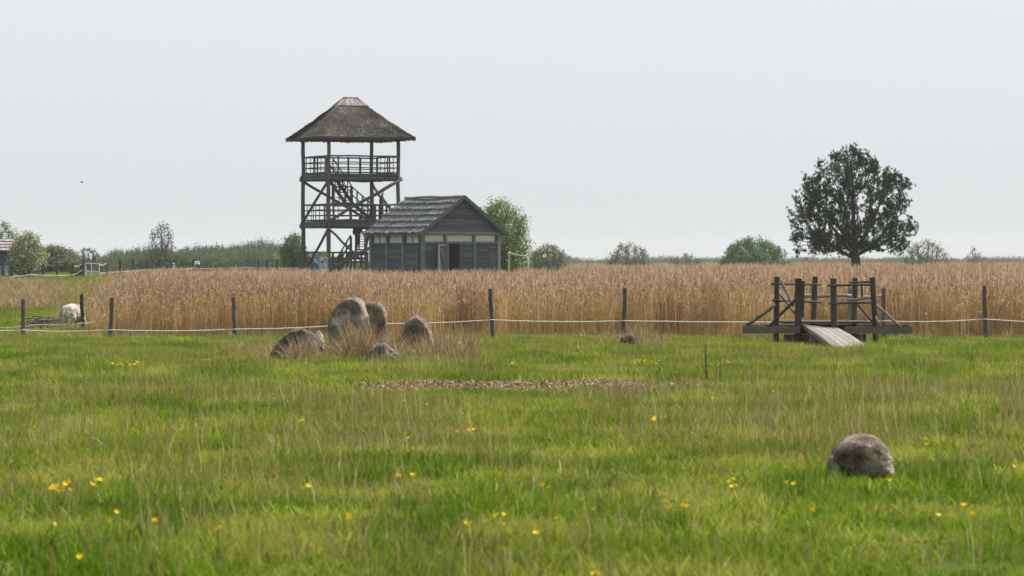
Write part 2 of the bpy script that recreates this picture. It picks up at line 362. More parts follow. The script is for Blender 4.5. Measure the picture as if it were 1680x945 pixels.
# tall dry stalks standing in the green grass, in drifts
def strawkind(n, h0, h1, lean, r=.25):
    m = MB(); blades(m, n, r, h0, h1, .007, lean, rg, .1); blades(m, n // 2, r, h0 * .4, h1 * .6, .007, .9, rg, .8)
    return m.mesh('dry_tuft', [M['straw']])
SK = [strawkind(15, .2, .42, .25), strawkind(10, .25, .5, .3), strawkind(20, .15, .36, .5), strawkind(8, .3, .62, .2)]
pts = []
N = 19000
yy = np.sqrt(RNG.uniform(23 ** 2, 103.5 ** 2, N)); xx = RNG.uniform(-.2, .2, N) * yy
for x, y in zip(xx, yy):
    u = x / y * FP + 840; v = 427 + 2 * FP / y
    if 1330 < u < 1500 and 31 < y < 36: continue
    d = .045 + .9 * max(0, nz2(x, y, .28, 11)) ** 1.1 * 1.2
    if u > 1230 and 650 < v < 750: d += 1.3 * max(.15, nz2(x, y, .5, 21) + .4)
    if 940 < u < 1200 and 650 < v < 740: d += .35 * max(0, nz2(x, y, .6, 23) + .5)
    if 0 < u < 900 and 690 < v < 770: d += .3 * max(0, nz2(x, y, .4, 25) + .2)
    if v > 800 and (930 < u < 1130 or 220 < u < 320): d += .12
    if v < 650 and not (400 < u < 800): d *= .25
    if y > 96: d += .2
    if u < 420 and 640 < v < 760: d += .06
    if random.random() > d * .8: continue
    s = random.uniform(.6, 1.15)
    if y < 36: s *= .8
    pts.append((x, y, gz(x, y) - .01, random.uniform(0, 6.28), random.uniform(.8, 1.3), s, random.random(), random.uniform(-.15, .15), random.uniform(-.15, .15)))
for i in range(500):
    y = random.uniform(103, 190); u = random.uniform(85, 165); x = (u - 840) / FP * y
    if random.random() < .4 or u > 140: pts.append((x, y, gz(x, y), random.uniform(0, 6.28), 1.2, random.uniform(.7, 1.3), random.random(), 0, 0))
scatter('dry_grass', pts, SK, label='tall dry straw stalks standing through the green meadow grass', cat='dry grass')

# rank dead grass round the boulder group: tall arching bunches
def rankkind(n, h0, h1, lean):
    m = MB(); blades(m, n, .10, h0, h1, .009, lean, rg, .15); blades(m, n, .14, h0 * .5, h1 * .75, .010, lean * 1.4, rg, .9); return m.mesh('rank_tuft', [M['rank']])
KK = [rankkind(22, .5, 1.0, .45), rankkind(30, .4, .8, .6), rankkind(16, .6, 1.1, .3), rankkind(34, .25, .6, .8)]
pts = []
def tufts(n, u0, u1, D0, D1, s0, s1):
    for _ in range(n):
        u, D = random.uniform(u0, u1), random.uniform(D0, D1); x = (u - 840) / FP * D
        pts.append((x, D, -.01, random.uniform(0, 6.28), random.uniform(.8, 1.3), random.uniform(s0, s1), random.random(), random.uniform(-.25, .25), random.uniform(-.25, .25)))
tufts(34, 566, 622, 74.5, 77, .75, 1.15); tufts(20, 600, 660, 76, 78, .6, .9); tufts(55, 570, 660, 74, 82, .35, .7); tufts(60, 655, 782, 74.5, 82, .45, .85); tufts(26, 700, 782, 75, 78, .6, .95)
tufts(30, 440, 545, 74.5, 80, .3, .6); tufts(40, 380, 470, 76, 84, .25, .45); tufts(24, 500, 575, 73.5, 78, .3, .6); tufts(12, 470, 505, 73, 73.8, .5, .8)
tufts(30, 985, 1110, 87, 95, .25, .5); tufts(8, 1030, 1060, 88, 89, .4, .7); tufts(50, 400, 1700, 95, 98.5, .2, .42); tufts(40, -50, 400, 94, 98.5, .2, .4)
for i in range(1300):           # rough dead sward far left, in front of the paddock
    y = random.uniform(146, 190); u = random.uniform(-80, 92 + 14 * noise.noise((y * .2, 0, 0))) if i % 5 else random.uniform(-80, 250); x = (u - 840) / FP * y
    if inreed(x, y): continue
    pts.append((x, y, gz(x, y), random.uniform(0, 6.28), 1.7, random.uniform(.25, .62), random.random(), 0, 0))
scatter('rank_dead_grass', pts, KK, label='tall arching bunches of dead grass around the boulder group', cat='dead grass')

# reeds
def reedkind(n, rad, h0, h1, heads=.7, lf=3):
    m = MB(); rg_ = rg
    bx = rg_.uniform(-rad, rad, n); by = rg_.uniform(-rad, rad, n); h = rg_.uniform(h0, h1, n); h = np.where(rg_.random(n) < .2, h * .75, h); h = np.where(rg_.random(n) < .04, h * 1.08, h)
    la = rg_.uniform(0, 6.28, n); ll = rg_.uniform(0, .10, n) * h; tx = bx + np.cos(la) * ll; ty = by + np.sin(la) * ll
    for i in range(n):
        fa = random.uniform(0, 3.14); wx, wy = math.cos(fa) * .0045, math.sin(fa) * .0045; tn = random.random()
        mx, my = (bx[i] * .55 + tx[i] * .45), (by[i] * .55 + ty[i] * .45)
        m.add([(bx[i] - wx, by[i] - wy, 0), (bx[i] + wx, by[i] + wy, 0), (mx + wx, my + wy, h[i] * .55), (mx - wx, my - wy, h[i] * .55), (tx[i] + wx * .5, ty[i] + wy * .5, h[i] * .95), (tx[i] - wx * .5, ty[i] - wy * .5, h[i] * .95)],
              [(0, 1, 2, 3), (3, 2, 4, 5)], tn, 0)
        for k in range(lf):
            if random.random() < .5: continue
            t = random.uniform(.35, .97); p = Vector((bx[i] + (tx[i] - bx[i]) * t, by[i] + (ty[i] - by[i]) * t, h[i] * t)); a = random.uniform(0, 6.28); L = random.uniform(.08, .24)
            d = Vector((math.cos(a), math.sin(a), random.uniform(.2, 1.4))).normalized(); q = p + d * L * .6; e = q + Vector((math.cos(a), math.sin(a), random.uniform(-1.6, .2))).normalized() * L * .5
            sxy = Vector((-math.sin(a), math.cos(a), 0)) * .0055
            m.add([p - sxy * .6, p + sxy * .6, q + sxy, q - sxy, e], [(0, 1, 2, 3), (3, 2, 4)], random.random(), 1)
        if random.random() < heads:
            p = Vector((tx[i], ty[i], h[i] * .9)); a = random.uniform(0, 6.28); L = random.uniform(.13, .24); tn = random.random()
            for k in range(6):
                t = k / 5; q = p + Vector((math.cos(a) * .03 * t, math.sin(a) * .03 * t, L * t)); b = a + random.uniform(-1.3, 1.3); o = Vector((math.cos(b), math.sin(b), 0)) * random.uniform(.012, .034) * (1.15 - t)
                m.add([q, q + o + Vector((0, 0, .03)), q + Vector((0, 0, .075)), q - o * .45 + Vector((0, 0, .04))], [(0, 1, 2, 3)], min(1, max(0, tn + random.uniform(-.15, .15))), 2)
    return m.mesh('reed_patch', [M['reed'], M['reedleaf'], M['reedhead']])
RK = [reedkind(125, .55, 1.25, 1.80) for _ in range(4)] + [reedkind(115, .6, 1.05, 1.78, .8, 4) for _ in range(3)]
pts = []
def reedband(y0, y1, dens):
    A = .2 * (y1 ** 2 - y0 ** 2); n = int(A * dens)
    yy = np.sqrt(RNG.uniform(y0 ** 2, y1 ** 2, n)); xx = RNG.uniform(-.2, .2, n) * yy
    for x, y in zip(xx, yy):
        if not inreed(x, y): continue
        u = x / y * FP + 840
        s = .885 + .12 * sm(700, 1400, u) - .02 * sm(300, 700, u) + .09 * nz2(x, y, .12, 9)
        if y < 108: s *= .97
        if u < 290: s *= (.70 + .22 * sm(110, 180, y)) + (.30 - .22 * sm(110, 180, y)) * sm(160, 280, u)
        pts.append((x, y, gz(x, y), random.uniform(0, 6.28), random.uniform(.9, 1.2), s * random.uniform(.88, 1.06), .5 + .6 * nz2(x, y, .15, 6) + random.uniform(-.2, .2), random.uniform(-.04, .04), random.uniform(-.04, .04)))
reedband(97, 112, 1.7); reedband(112, 135, .7); reedband(135, 190, .28); reedband(190, 330, .10); reedband(330, 900, .012)
scatter('reed_bed', pts, RK, label='broad bed of dry brown reeds with feathery heads behind the rope fence', cat='reeds')

# ------------------------------------------------------------------ trees by space colonisation
def colonise(att, starts, step, di, dk, maxit=160):
    P = [np.array(s[0], float) for s in starts]; par = [s[1] for s in starts]
    A = np.array(att, float); nodes = np.array(P)
    d = np.linalg.norm(A[:, None] - nodes[None], axis=2); near = d.argmin(1); nd = d.min(1)
    for it in range(maxit):
        if len(A) == 0: break
        act = nd < di
        if not act.any(): break
        new = {}
        for i in np.unique(near[act]):
            sel = A[act][near[act] == i] - P[i]; v = (sel / (np.linalg.norm(sel, axis=1)[:, None] + 1e-9)).sum(0) + RNG.normal(0, .12, 3)
            l = np.linalg.norm(v)
            if l < 1e-6: continue
            new[i] = P[i] + v / l * step
        if not new: break
        b = len(P)
        for i, q in new.items(): P.append(q); par.append(i)
        Q = np.array(P[b:]); d = np.linalg.norm(A[:, None] - Q[None], axis=2); m = d.min(1); am = d.argmin(1)
        better = m < nd; near = np.where(better, am + b, near); nd = np.where(better, m, nd)
        keep = nd > dk; A, near, nd = A[keep], near[keep], nd[keep]
        if len(P) > 7000: break
    return np.array(P), par
def branches(P, par, tip, expo=2.4, rmax=None):
    n = len(P); ch = [[] for _ in range(n)]
    for i, p in enumerate(par):
        if p >= 0: ch[p].append(i)
    r = np.zeros(n)
    for i in range(n - 1, -1, -1): r[i] = tip if not ch[i] else sum(r[c] ** expo for c in ch[i]) ** (1 / expo)
    if rmax: r = np.minimum(r, rmax * (1 + 0 * r))
    mb = MB(); done = set()
    roots = [i for i in range(n) if par[i] < 0]; stack = [(-1, i) for i in roots]
    while stack:
        p, i = stack.pop(); path = ([p] if p >= 0 else []) + [i]
        while ch[i]:
            c = sorted(ch[i], key=lambda k: -r[k]); 
            for k in c[1:]: stack.append((i, k))
            i = c[0]; path.append(i)
        if len(path) < 2: continue
        rr = [r[k] for k in path]
        if p >= 0: rr[0] = rr[1]
        rm = max(rr); mb.tube([Vector(P[k]) for k in path], rr, 6 if rm > .05 else 3, cap=rm > .05)
    return mb, ch, r
def leaves(mb, C, sizes, rng, jitter, aspect=.5, up=0.0, tones=None):
    n = len(C); c = C + rng.normal(0, jitter, (n, 3))
    a = rng.normal(0, 1, (n, 3)); a[:, 2] += up; a /= np.linalg.norm(a, axis=1)[:, None]
    b = np.cross(a, rng.normal(0, 1, (n, 3))); b /= np.linalg.norm(b, axis=1)[:, None]
    s = np.array(sizes)[:, None]
    V = np.stack([c - a * s * .5, c + b * s * aspect * .5, c + a * s * .5, c - b * s * aspect * .5], 1).reshape(-1, 3)
    mb.np(V, np.arange(n)[:, None] * 4 + np.arange(4), rng.uniform(0, 1, n) if tones is None else tones)
TREEC = {}
def bush(name, label, cat, px, ytop, wpx, D, leaf, bark='bark', dens=1.0, size=.11, bare=.3, stems=6, zb=None, group=None, seed=0, shape=1.0, natt=520, tall=.12):
    rng = np.random.default_rng(seed + 100); random.seed(seed + 50)
    base = gpt(px, D); zt = at(px, ytop, D).z; H = zt - base.z; W = wpx / FP * D / 2
    # envelope: lumpy dome
    att = []
    lobes = [(0, 0, .52, 1.0)] + [(rng.uniform(-.6, .6), rng.uniform(-.6, .6), rng.uniform(.3, .55), rng.uniform(.4, .62)) for _ in range(6)]
    while len(att) < natt:
        l = lobes[rng.integers(0, len(lobes))] if rng.random() < .65 else lobes[0]
        v = rng.normal(0, 1, 3); v /= np.linalg.norm(v); v *= rng.random() ** .4
        q = np.array([l[0] + v[0] * l[3], l[1] + v[1] * l[3], l[2] + v[2] * l[3] * .48 * shape])
        if q[2] < .03 or q[2] > 1 or abs(q[0]) > 1: continue
        if noise.noise((q[0] * 3 + seed, q[1] * 3, q[2] * 3)) < -.08: continue
        att.append([q[0] * W, q[1] * min(W, 4), q[2] * H])
    for k in range(int(natt * tall)):     # thin leaders poking out of the outline
        a = rng.uniform(-.75, .75); att.append([a * W, rng.uniform(-.5, .5) * W, H * rng.uniform(.85, 1.16) * (1 - .5 * a * a)])
    starts = [((rng.normal(0, .12 * W / 2), rng.normal(0, .1), -.05), -1) for _ in range(stems)]
    sc = max(W, H)
    P, par = colonise(att, starts, sc * .045, sc * 2, sc * .06, 90)
    tb, ch, r = branches(P, par, .010 + .0018 * D / 100 * 2)
    root = empty(name, base, label, cat, group)
    tb.v = [tuple(Vector(v) + base) for v in tb.v]
    tb.build('trunk', M[bark], root)
    tipn = np.array([i for i in range(len(P)) if len(ch[i]) < 2 and P[i][2] > .04 * H])
    n = int(len(tipn) * 9 * dens); C = P[rng.choice(tipn, n)] + np.array(base)
    lb = MB(); leaves(lb, C, rng.uniform(.6, 1.35, n) * size, rng, sc * .05, .55)
    lb.build('crown', M[leaf], root)
    return root

def pine():
    D = 203; base = gpt(1403, D); k = k_ = D / FP; rng = np.random.default_rng(21); random.seed(21)
    E = [(1400, 290, 46, 46), (1360, 330, 50, 56), (1325, 335, 27, 40), (1345, 385, 47, 28), (1440, 320, 42, 50), (1472, 325, 24, 28), (1455, 375, 44, 32), (1482, 378, 20, 12),
         (1400, 370, 50, 45), (1320, 300, 10, 14), (1388, 262, 22, 20), (1420, 265, 20, 20), (1310, 414, 14, 4), (1340, 404, 34, 11), (1460, 404, 36, 13), (1400, 405, 40, 16), (1375, 400, 40, 22), (1430, 395, 45, 22), (1490, 307, 10, 10), (1345, 275, 8, 16), (1303, 360, 8, 22), (1498, 372, 7, 6), (1475, 290, 10, 8), (1365, 250, 9, 10), (1433, 252, 8, 10), (1402, 247, 8, 7), (1305, 392, 8, 8)]
    wts = np.array([e[2] * e[3] for e in E], float) ** .8; wts /= wts.sum(); att = []
    while len(att) < 4000:
        e = E[rng.choice(len(E), p=wts)]; v = rng.normal(0, 1, 3); v /= np.linalg.norm(v); v *= rng.random() ** .42
        x = (e[0] - 1403 + v[0] * e[2]) * k; z = (HY - (e[1] + v[2] * e[3])) * k + CAMZ - base.z; y = v[1] * min(e[2] * 1.25, 70) * k
        if abs(e[0] - 1400) < 60: y *= 1.35
        if noise.noise((x * 1.3, y * 1.3, z * 1.7)) < -.03 or (z < .9 and abs(x) < .4): continue
        att.append((x, y, z))
    for k in range(44):          # leading shoots that stand out of the crown
        e = E[rng.choice(len(E), p=wts)]; an = rng.uniform(-.35, 3.5); x = (e[0] - 1403 + math.cos(an) * e[2]) * k_; z = (HY - (e[1] - math.sin(an) * e[3])) * k_ + CAMZ - base.z; y0 = rng.uniform(-1.4, 1.4)
        for q in range(5): att.append((x + q * .04 * math.cos(an), y0, z + q * .05))
    starts = [((0, 0, -.1), -1)]
    for i in range(4): starts.append(((0.02 * i, 0, .2 * i + .15), i))
    for i in range(4): starts.append(((.02 * i, .01, .95 + .16 * i), len(starts) - 1))
    P, par = colonise(att, starts, .145, 9, .19, 130)
    tb, ch, r = branches(P, par, .011, 2.2)
    root = empty('pine_tree', base, 'large dark green pine with many rising limbs, alone in the reeds at right', 'tree')
    tb.v = [tuple(Vector(v) + base) for v in tb.v]; tb.build('trunk', M['pinebark'], root)
    tipn = np.array([i for i in range(len(P)) if r[i] < .0175 and P[i][2] > .5])
    cl = np.array([noise.noise(tuple(P[i] * np.array([1.9, 1.9, 2.6]))) for i in tipn]); tipn = tipn[cl > -.16]
    # needle tufts: bundles of thin needles round the last shoots
    C = P[tipn]; n = 40; Cc = np.repeat(C, n, 0); cen = np.repeat(rng.normal(0, .085, (len(C), 3)), n, 0)
    sub = rng.integers(0, 4, len(Cc)); offs = rng.normal(0, .10, (len(C), 4, 3)) * np.array([.75, .75, 1.2])
    offs = offs.reshape(-1, 3); off = offs[(np.repeat(np.arange(len(C)), n) * 4 + sub)]
    tones = np.clip(np.repeat(rng.uniform(0, 1, len(C)), n) + rng.normal(0, .15, len(Cc)), 0, 1)
    lb = MB(); leaves(lb, Cc + cen * .3 + off + np.array(base), rng.uniform(.10, .24, len(Cc)), rng, .03, .16, .9, tones)
    lb.build('crown', M['pine'], root)
    print('pine nodes', len(P), 'needles', len(Cc))
pine()

bush('leafy_bush', 'tall bright green leafy bush rising behind the right end of the grey hut', 'bush', 820, 348, 108, 232, 'brightbush', dens=3.2, size=.12, seed=3, natt=1300, tall=.22, shape=1.1)
bush('grey_green_bush', 'dull grey green bush right of the bright bush beside the hut', 'bush', 900, 409, 72, 330, 'palebush', dens=1.3, size=.14, seed=4, tall=.3)
bush('round_green_bush', 'round fresh green bush just left of the watchtower foot', 'bush', 481, 392, 46, 300, 'freshbush', dens=2.2, size=.16, seed=5)
bush('grey_twiggy_bush', 'bare grey twiggy bush above the reeds in the middle of the horizon', 'bush', 1032, 406, 82, 420, 'greybush', dens=1.6, size=.13, seed=6)
bush('low_twiggy_bush', 'low thin grey bush between the twiggy bush and the broad green bush', 'bush', 1126, 420, 60, 450, 'greybush', dens=.5, size=.15, seed=7, natt=300)
bush('broad_green_bush', 'broad rounded green bush on the horizon left of the pine', 'bush', 1238, 399, 118, 380, 'freshbush', dens=3, size=.17, seed=8, natt=800)
bush('pale_twiggy_bush', 'pale half leafed bush on the horizon just right of the pine', 'bush', 1518, 402, 84, 400, 'greybush', dens=.6, size=.15, seed=9, natt=420, tall=.3)
bush('fresh_low_bush', 'low fresh green shrub at the right foot of the pine', 'bush', 1500, 416, 44, 330, 'freshbush', dens=.8, size=.13, seed=19, natt=240)
bush('tiny_far_bush', 'smallest far bush near the right edge of the horizon', 'bush', 1598, 412, 34, 500, 'greybush', dens=.5, size=.15, seed=10, natt=200)
bush('slender_tree', 'slender open crowned tree standing above the scrub at left', 'tree', 266, 374, 48, 330, 'greybush', dens=.9, size=.14, seed=11, stems=1, natt=480, shape=1.15)
bush('blossoming_tree', 'small cream blossoming tree beside the shed at far left', 'tree', 43, 392, 70, 222, 'blossomleaf', dens=1.7, size=.11, seed=12, stems=3, natt=520, tall=.45)
bush('green_tree', 'pale green tree top rising behind the shed roof at far left', 'tree', 8, 377, 62, 262, 'freshbush', dens=1.3, size=.13, seed=13, stems=2)
bush('dark_scrub_bush', 'dark grey green bush between blossoming tree and metal gate', 'bush', 90, 410, 90, 300, 'palebush', dens=1.6, size=.15, seed=14, tall=.35, natt=700)
bush('bare_thorn_bush', 'bare thin twigged shrub behind the metal gate', 'bush', 145, 412, 54, 310, 'greybush', dens=.35, size=.12, seed=15, natt=300, tall=.3)
bush('small_green_shrub', 'small green shrub just left of the metal gate', 'bush', 124, 441, 22, 226, 'freshbush', dens=1.2, size=.10, seed=16, natt=160)

# far scrub that reads as one mass
def scrubkind(seed, leaf, H, W, dens):
    rng = np.random.default_rng(seed); att = []
    while len(att) < 260:
        q = rng.uniform(-1, 1, 3); z = (q[2] + 1) / 2
        if q[0] ** 2 + q[1] ** 2 + max(0, z - .3) ** 2 * 1.5 < 1: att.append((q[0] * W, q[1] * W, z * H))
    P, par = colonise(att, [((rng.normal(0, .2), rng.normal(0, .2), 0), -1) for _ in range(5)], .16, 9, .28, 60)
    tb, ch, r = branches(P, par, .014); tips = np.array([i for i in range(len(P)) if len(ch[i]) < 2])
    n = int(len(tips) * 8 * dens); k = len(tb.f); leaves(tb, P[rng.choice(tips, n)], rng.uniform(.6, 1.3, n) * .15, rng, .16, .5)
    tb.m[k:] = [1] * n
    return tb.mesh('scrub', [M['bark'], M[leaf]])
CK = [scrubkind(31, 'willow', 2.4, 1.4, 1.6), scrubkind(32, 'willow', 2.0, 1.6, 1.9), scrubkind(33, 'greybush', 2.8, 1.3, .8), scrubkind(34, 'greybush', 2.3, 1.2, 1.0), scrubkind(35, 'willow', 1.8, 1.5, 1.8)]
pts = []; random.seed(5)
prof = [(-80, 418), (60, 420), (110, 420), (160, 424), (200, 413), (240, 409), (300, 411), (370, 407), (430, 402), (470, 408), (500, 414), (560, 425), (600, 430), (800, 432), (930, 431)]
for i in range(1100):
    u = random.uniform(-80, 620) if random.random() < .9 else random.uniform(620, 930); D = random.uniform(330, 430)
    yt = np.interp(u, [p[0] for p in prof], [p[1] for p in prof]) + random.uniform(0, 10); g = gpt(u, D); H = (HY - yt) / FP * D + CAMZ - g.z
    pts.append((g.x, g.y, g.z, random.uniform(0, 6.28), max(.45, H / 2.4), max(.3, H / 2.4) * random.uniform(.85, 1.15), 0, 0, 0))
scatter('willow_scrub', pts, CK, label='belt of grey green willow scrub along the horizon at left', cat='scrub')
pts = []
for i in range(420):
    u = random.uniform(880, 1800); D = random.uniform(700, 900); g = gpt(u, D); H = random.uniform(1.9, 2.6) + .8 * max(0, noise.noise((u * .02, 0, 3)))
    pts.append((g.x, g.y, g.z, random.uniform(0, 6.28), 1.6, H / 2.4, 0, 0, 0))
scatter('distant_scrub', pts, CK, label='thin line of distant scrub along the horizon behind the reeds', cat='scrub')

# ------------------------------------------------------------------ watchtower
random.seed(11)
TD = 225.0; TS = FP / TD; TH = R(23); SIDE = 4.38
TG = 0.9
Nn = Vector(((539 - 840) / TS, TD, 0)); er = Vector((math.cos(TH), math.sin(TH), 0)); el = Vector((-math.sin(TH), math.cos(TH), 0))
def tz(y): return CAMZ + (HY - y) / TS
Ln, Rn, Fn = Nn + el * SIDE, Nn + er * SIDE, Nn + el * SIDE + er * SIDE; CEN = (Nn + Fn) / 2
tower = empty('observation_tower', (CEN.x, CEN.y, TG), 'tall grey wooden watchtower with open decks and a thatched hip roof behind the hut', 'tower')
def Z(p, z): return Vector((p.x, p.y, z))
TW = M['towerwood']
for p in (Nn, Ln, Rn, Fn):
    m = MB(); m.log(Z(p, TG - .1), Z(p, tz(222)), .14, .11, 9, 9, .025); m.build('post', TW, tower, True)
sides = [(Nn, Rn), (Nn, Ln), (Ln, Fn), (Rn, Fn)]
decks = [(tz(362.5), tz(335)), (tz(284.5), tz(255.5))]
for fz, rz_ in decks:
    dk = MB(); dk.box(Vector((CEN.x, CEN.y, fz - .035)), (.05, .05, .03)); 
    nb = 24
    holes = []
    for i in range(nb):
        a = Nn + er * (SIDE * (i + .5) / nb) - el * .12; b = a + el * (SIDE + .24)
        t0 = (i + .5) / nb
        if .30 < t0 < .52: b = a + el * (SIDE * .45)            # stair opening at the back
        dk.beam(Z(a, fz - .025), Z(b, fz - .025), SIDE / nb * .93, .05)
    dk.build('deck', TW, tower)
    for a, b in sides:
        d = (b - a).normalized(); nrm = Vector((-d.y, d.x, 0))
        m = MB(); m.log(Z(a - d * .2, fz - .28), Z(b + d * .2, fz - .28), .13, .12, 8, 6, .03); m.build('beam', TW, tower, True)
        m = MB(); m.log(Z(a - d * .14, fz - .12), Z(b + d * .1, fz - .12), .085, .08, 7, 6, .03); m.build('joist', TW, tower, True)
        for zz, rr in ((rz_, .055), (fz + (rz_ - fz) * .66, .035), (fz + (rz_ - fz) * .35, .035), (fz + .07, .05)):
            m = MB(); m.log(Z(a, zz), Z(b, zz), rr, rr * .9, 6, 7, .016); m.build('rail', TW, tower, True)
        nbal = 7 if random.random() < .5 else 6
        for k in range(1, nbal):
            if random.random() < .08: continue
            q = a.lerp(b, (k + random.uniform(-.12, .12)) / nbal)
            m = MB(); m.log(Z(q, fz), Z(q, rz_), random.choice((.022, .028, .05)), None, 5, 3, .02); m.build('baluster', TW, tower, True)
    # three cross joists under the deck
    for t in (.25, .5, .75):
        m = MB(); a = Nn.lerp(Rn, t); m.log(Z(a - el * .05, fz - .13), Z(a + el * (SIDE + .05), fz - .13), .08, None, 6, 4, .02); m.build('joist', TW, tower, True)
def brace(a, b, za, zb, ext=.2, r=.085):
    p, q = Z(a, za), Z(b, zb); d = (q - p).normalized(); m = MB(); off = Vector((0, -.16, 0))
    m.log(p - d * ext + off, q + d * ext + off, r, r * .9, 7, 6, .04); m.build('brace', TW, tower, True)
f1, f2 = decks[0][0], decks[1][0]
brace(Nn, Ln, f2 - .42, f1, .25); brace(Rn, Nn, f2 - .42, f1, .28, .1); brace(Ln, Fn, f2 - .38, f1, .22); brace(Fn, Rn, f2 - .4, f1, .1)
brace(Nn, Ln, f1 - .45, TG + .1, .05); brace(Rn, Nn, f1 - .7, TG + .5, .1, .11); brace(Nn, Nn.lerp(Rn, .62), f1 - .45, TG + .55, .0, .075); brace(Fn, Rn, f1 - .45, TG + .1, .1)
# top plates under the roof
ze = tz(223)
for a, b in sides:
    d = (b - a).normalized(); m = MB(); m.log(Z(a - d * .5, ze + .05), Z(b + d * .5, ze + .05), .09, None, 7, 5, .02); m.build('beam', TW, tower, True)
# stairs
def stair(p, q, width, wdir, n, rails=True):
    """p lower, q upper point of the middle line; wdir horizontal unit vector across"""
    root = MB(); p, q = Vector(p), Vector(q); st = None
    m = MB(); 
    for s in (-1, 1): m.beam(p + wdir * s * width / 2, q + wdir * s * width / 2, .05, .2)
    st = m.build('stair', TW, tower)
    for i in range(1, n):
        c = p.lerp(q, i / n); t = MB(); run = Vector((q.x - p.x, q.y - p.y, 0)).normalized(); t.beam(c - wdir * width / 2, c + wdir * width / 2, .22, .04); t.build('tread', TW, st)
    if rails:
        for s in (-1, 1):
            for h in (.5, .95):
                m = MB(); m.log(p + wdir * s * width / 2 + Vector((0, 0, h)), q + wdir * s * width / 2 + Vector((0, 0, h)), .03 if h < .9 else .04, None, 5, 4, .02); m.build('handrail', TW, st)
            for i in range(0, 5):
                c = p.lerp(q, i / 4) + wdir * s * width / 2; m = MB(); m.log(c, c + Vector((0, 0, .98)), .032, None, 5, 2, .01); m.build('baluster', TW, st)
def tp(px, z, back): # a point of the tower's inside: photo column px, depth 'back' metres behind the near post
    return Vector(((px - 840) / FP * (TD + back), TD + back, z))
def landing(x0, x1, z, back, depth=1.1, rail=True):
    m = MB(); a, b = tp(x0, z, back), tp(x1, z, back)
    for k in range(5):
        o = Vector((0, depth * (k + .5) / 5, 0)); m.beam(a + o, b + o, depth / 5 * .9, .06)
    ln = m.build('landing', TW, tower)
    for o in (Vector((0, .05, 0)), Vector((0, depth - .05, 0))):
        mm = MB(); mm.beam(a + o - Vector((0, 0, .13)), b + o - Vector((0, 0, .13)), .07, .16); mm.build('joist', TW, ln)
    if rail:
        for h, r in ((.95, .035), (.62, .022), (.32, .022)):
            mm = MB(); mm.log(a + Vector((0, 0, h)), b + Vector((0, 0, h)), r, None, 5, 4, .02); mm.build('rail', TW, ln)
        for t in (0, .35, .7, 1):
            c = a.lerp(b, t); mm = MB(); mm.log(c - Vector((0, 0, .1)), c + Vector((0, 0, 1)), .035, None, 5, 3, .01); mm.build('baluster', TW, ln)
zl = tz(332)
landing(545, 577, zl, 1.3, 1.6)
for px in (547, 576):
    m = MB(); m.log(tp(px, f1, 1.4), tp(px, zl + 1, 1.4), .06, None, 6, 4, .02); m.build('baluster', TW, tower)
stair(tp(612, f1, 2.0), tp(577, zl, 1.9), .8, Vector((0, 1, 0)), 8)
stair(tp(572, zl, 2.0), tp(540, f2, 3.0), .75, Vector((.55, .83, 0)).normalized(), 11)
z0 = tz(413)
landing(575, 600, z0, .9, 1.4, False)
stair(tp(548, TG, 1.2), tp(575, z0, 1.2), .8, Vector((0, 1, 0)), 7)
stair(tp(591, z0, 1.6), tp(602, f1, 2.7), .75, Vector((.8, -.6, 0)).normalized(), 12)
for px, dz in ((576, 0), (599, 0)):
    m = MB(); m.log(tp(px, TG - .1, .95), tp(px, z0 + .9, .95), .06, None, 6, 4, .02); m.build('baluster', TW, tower)
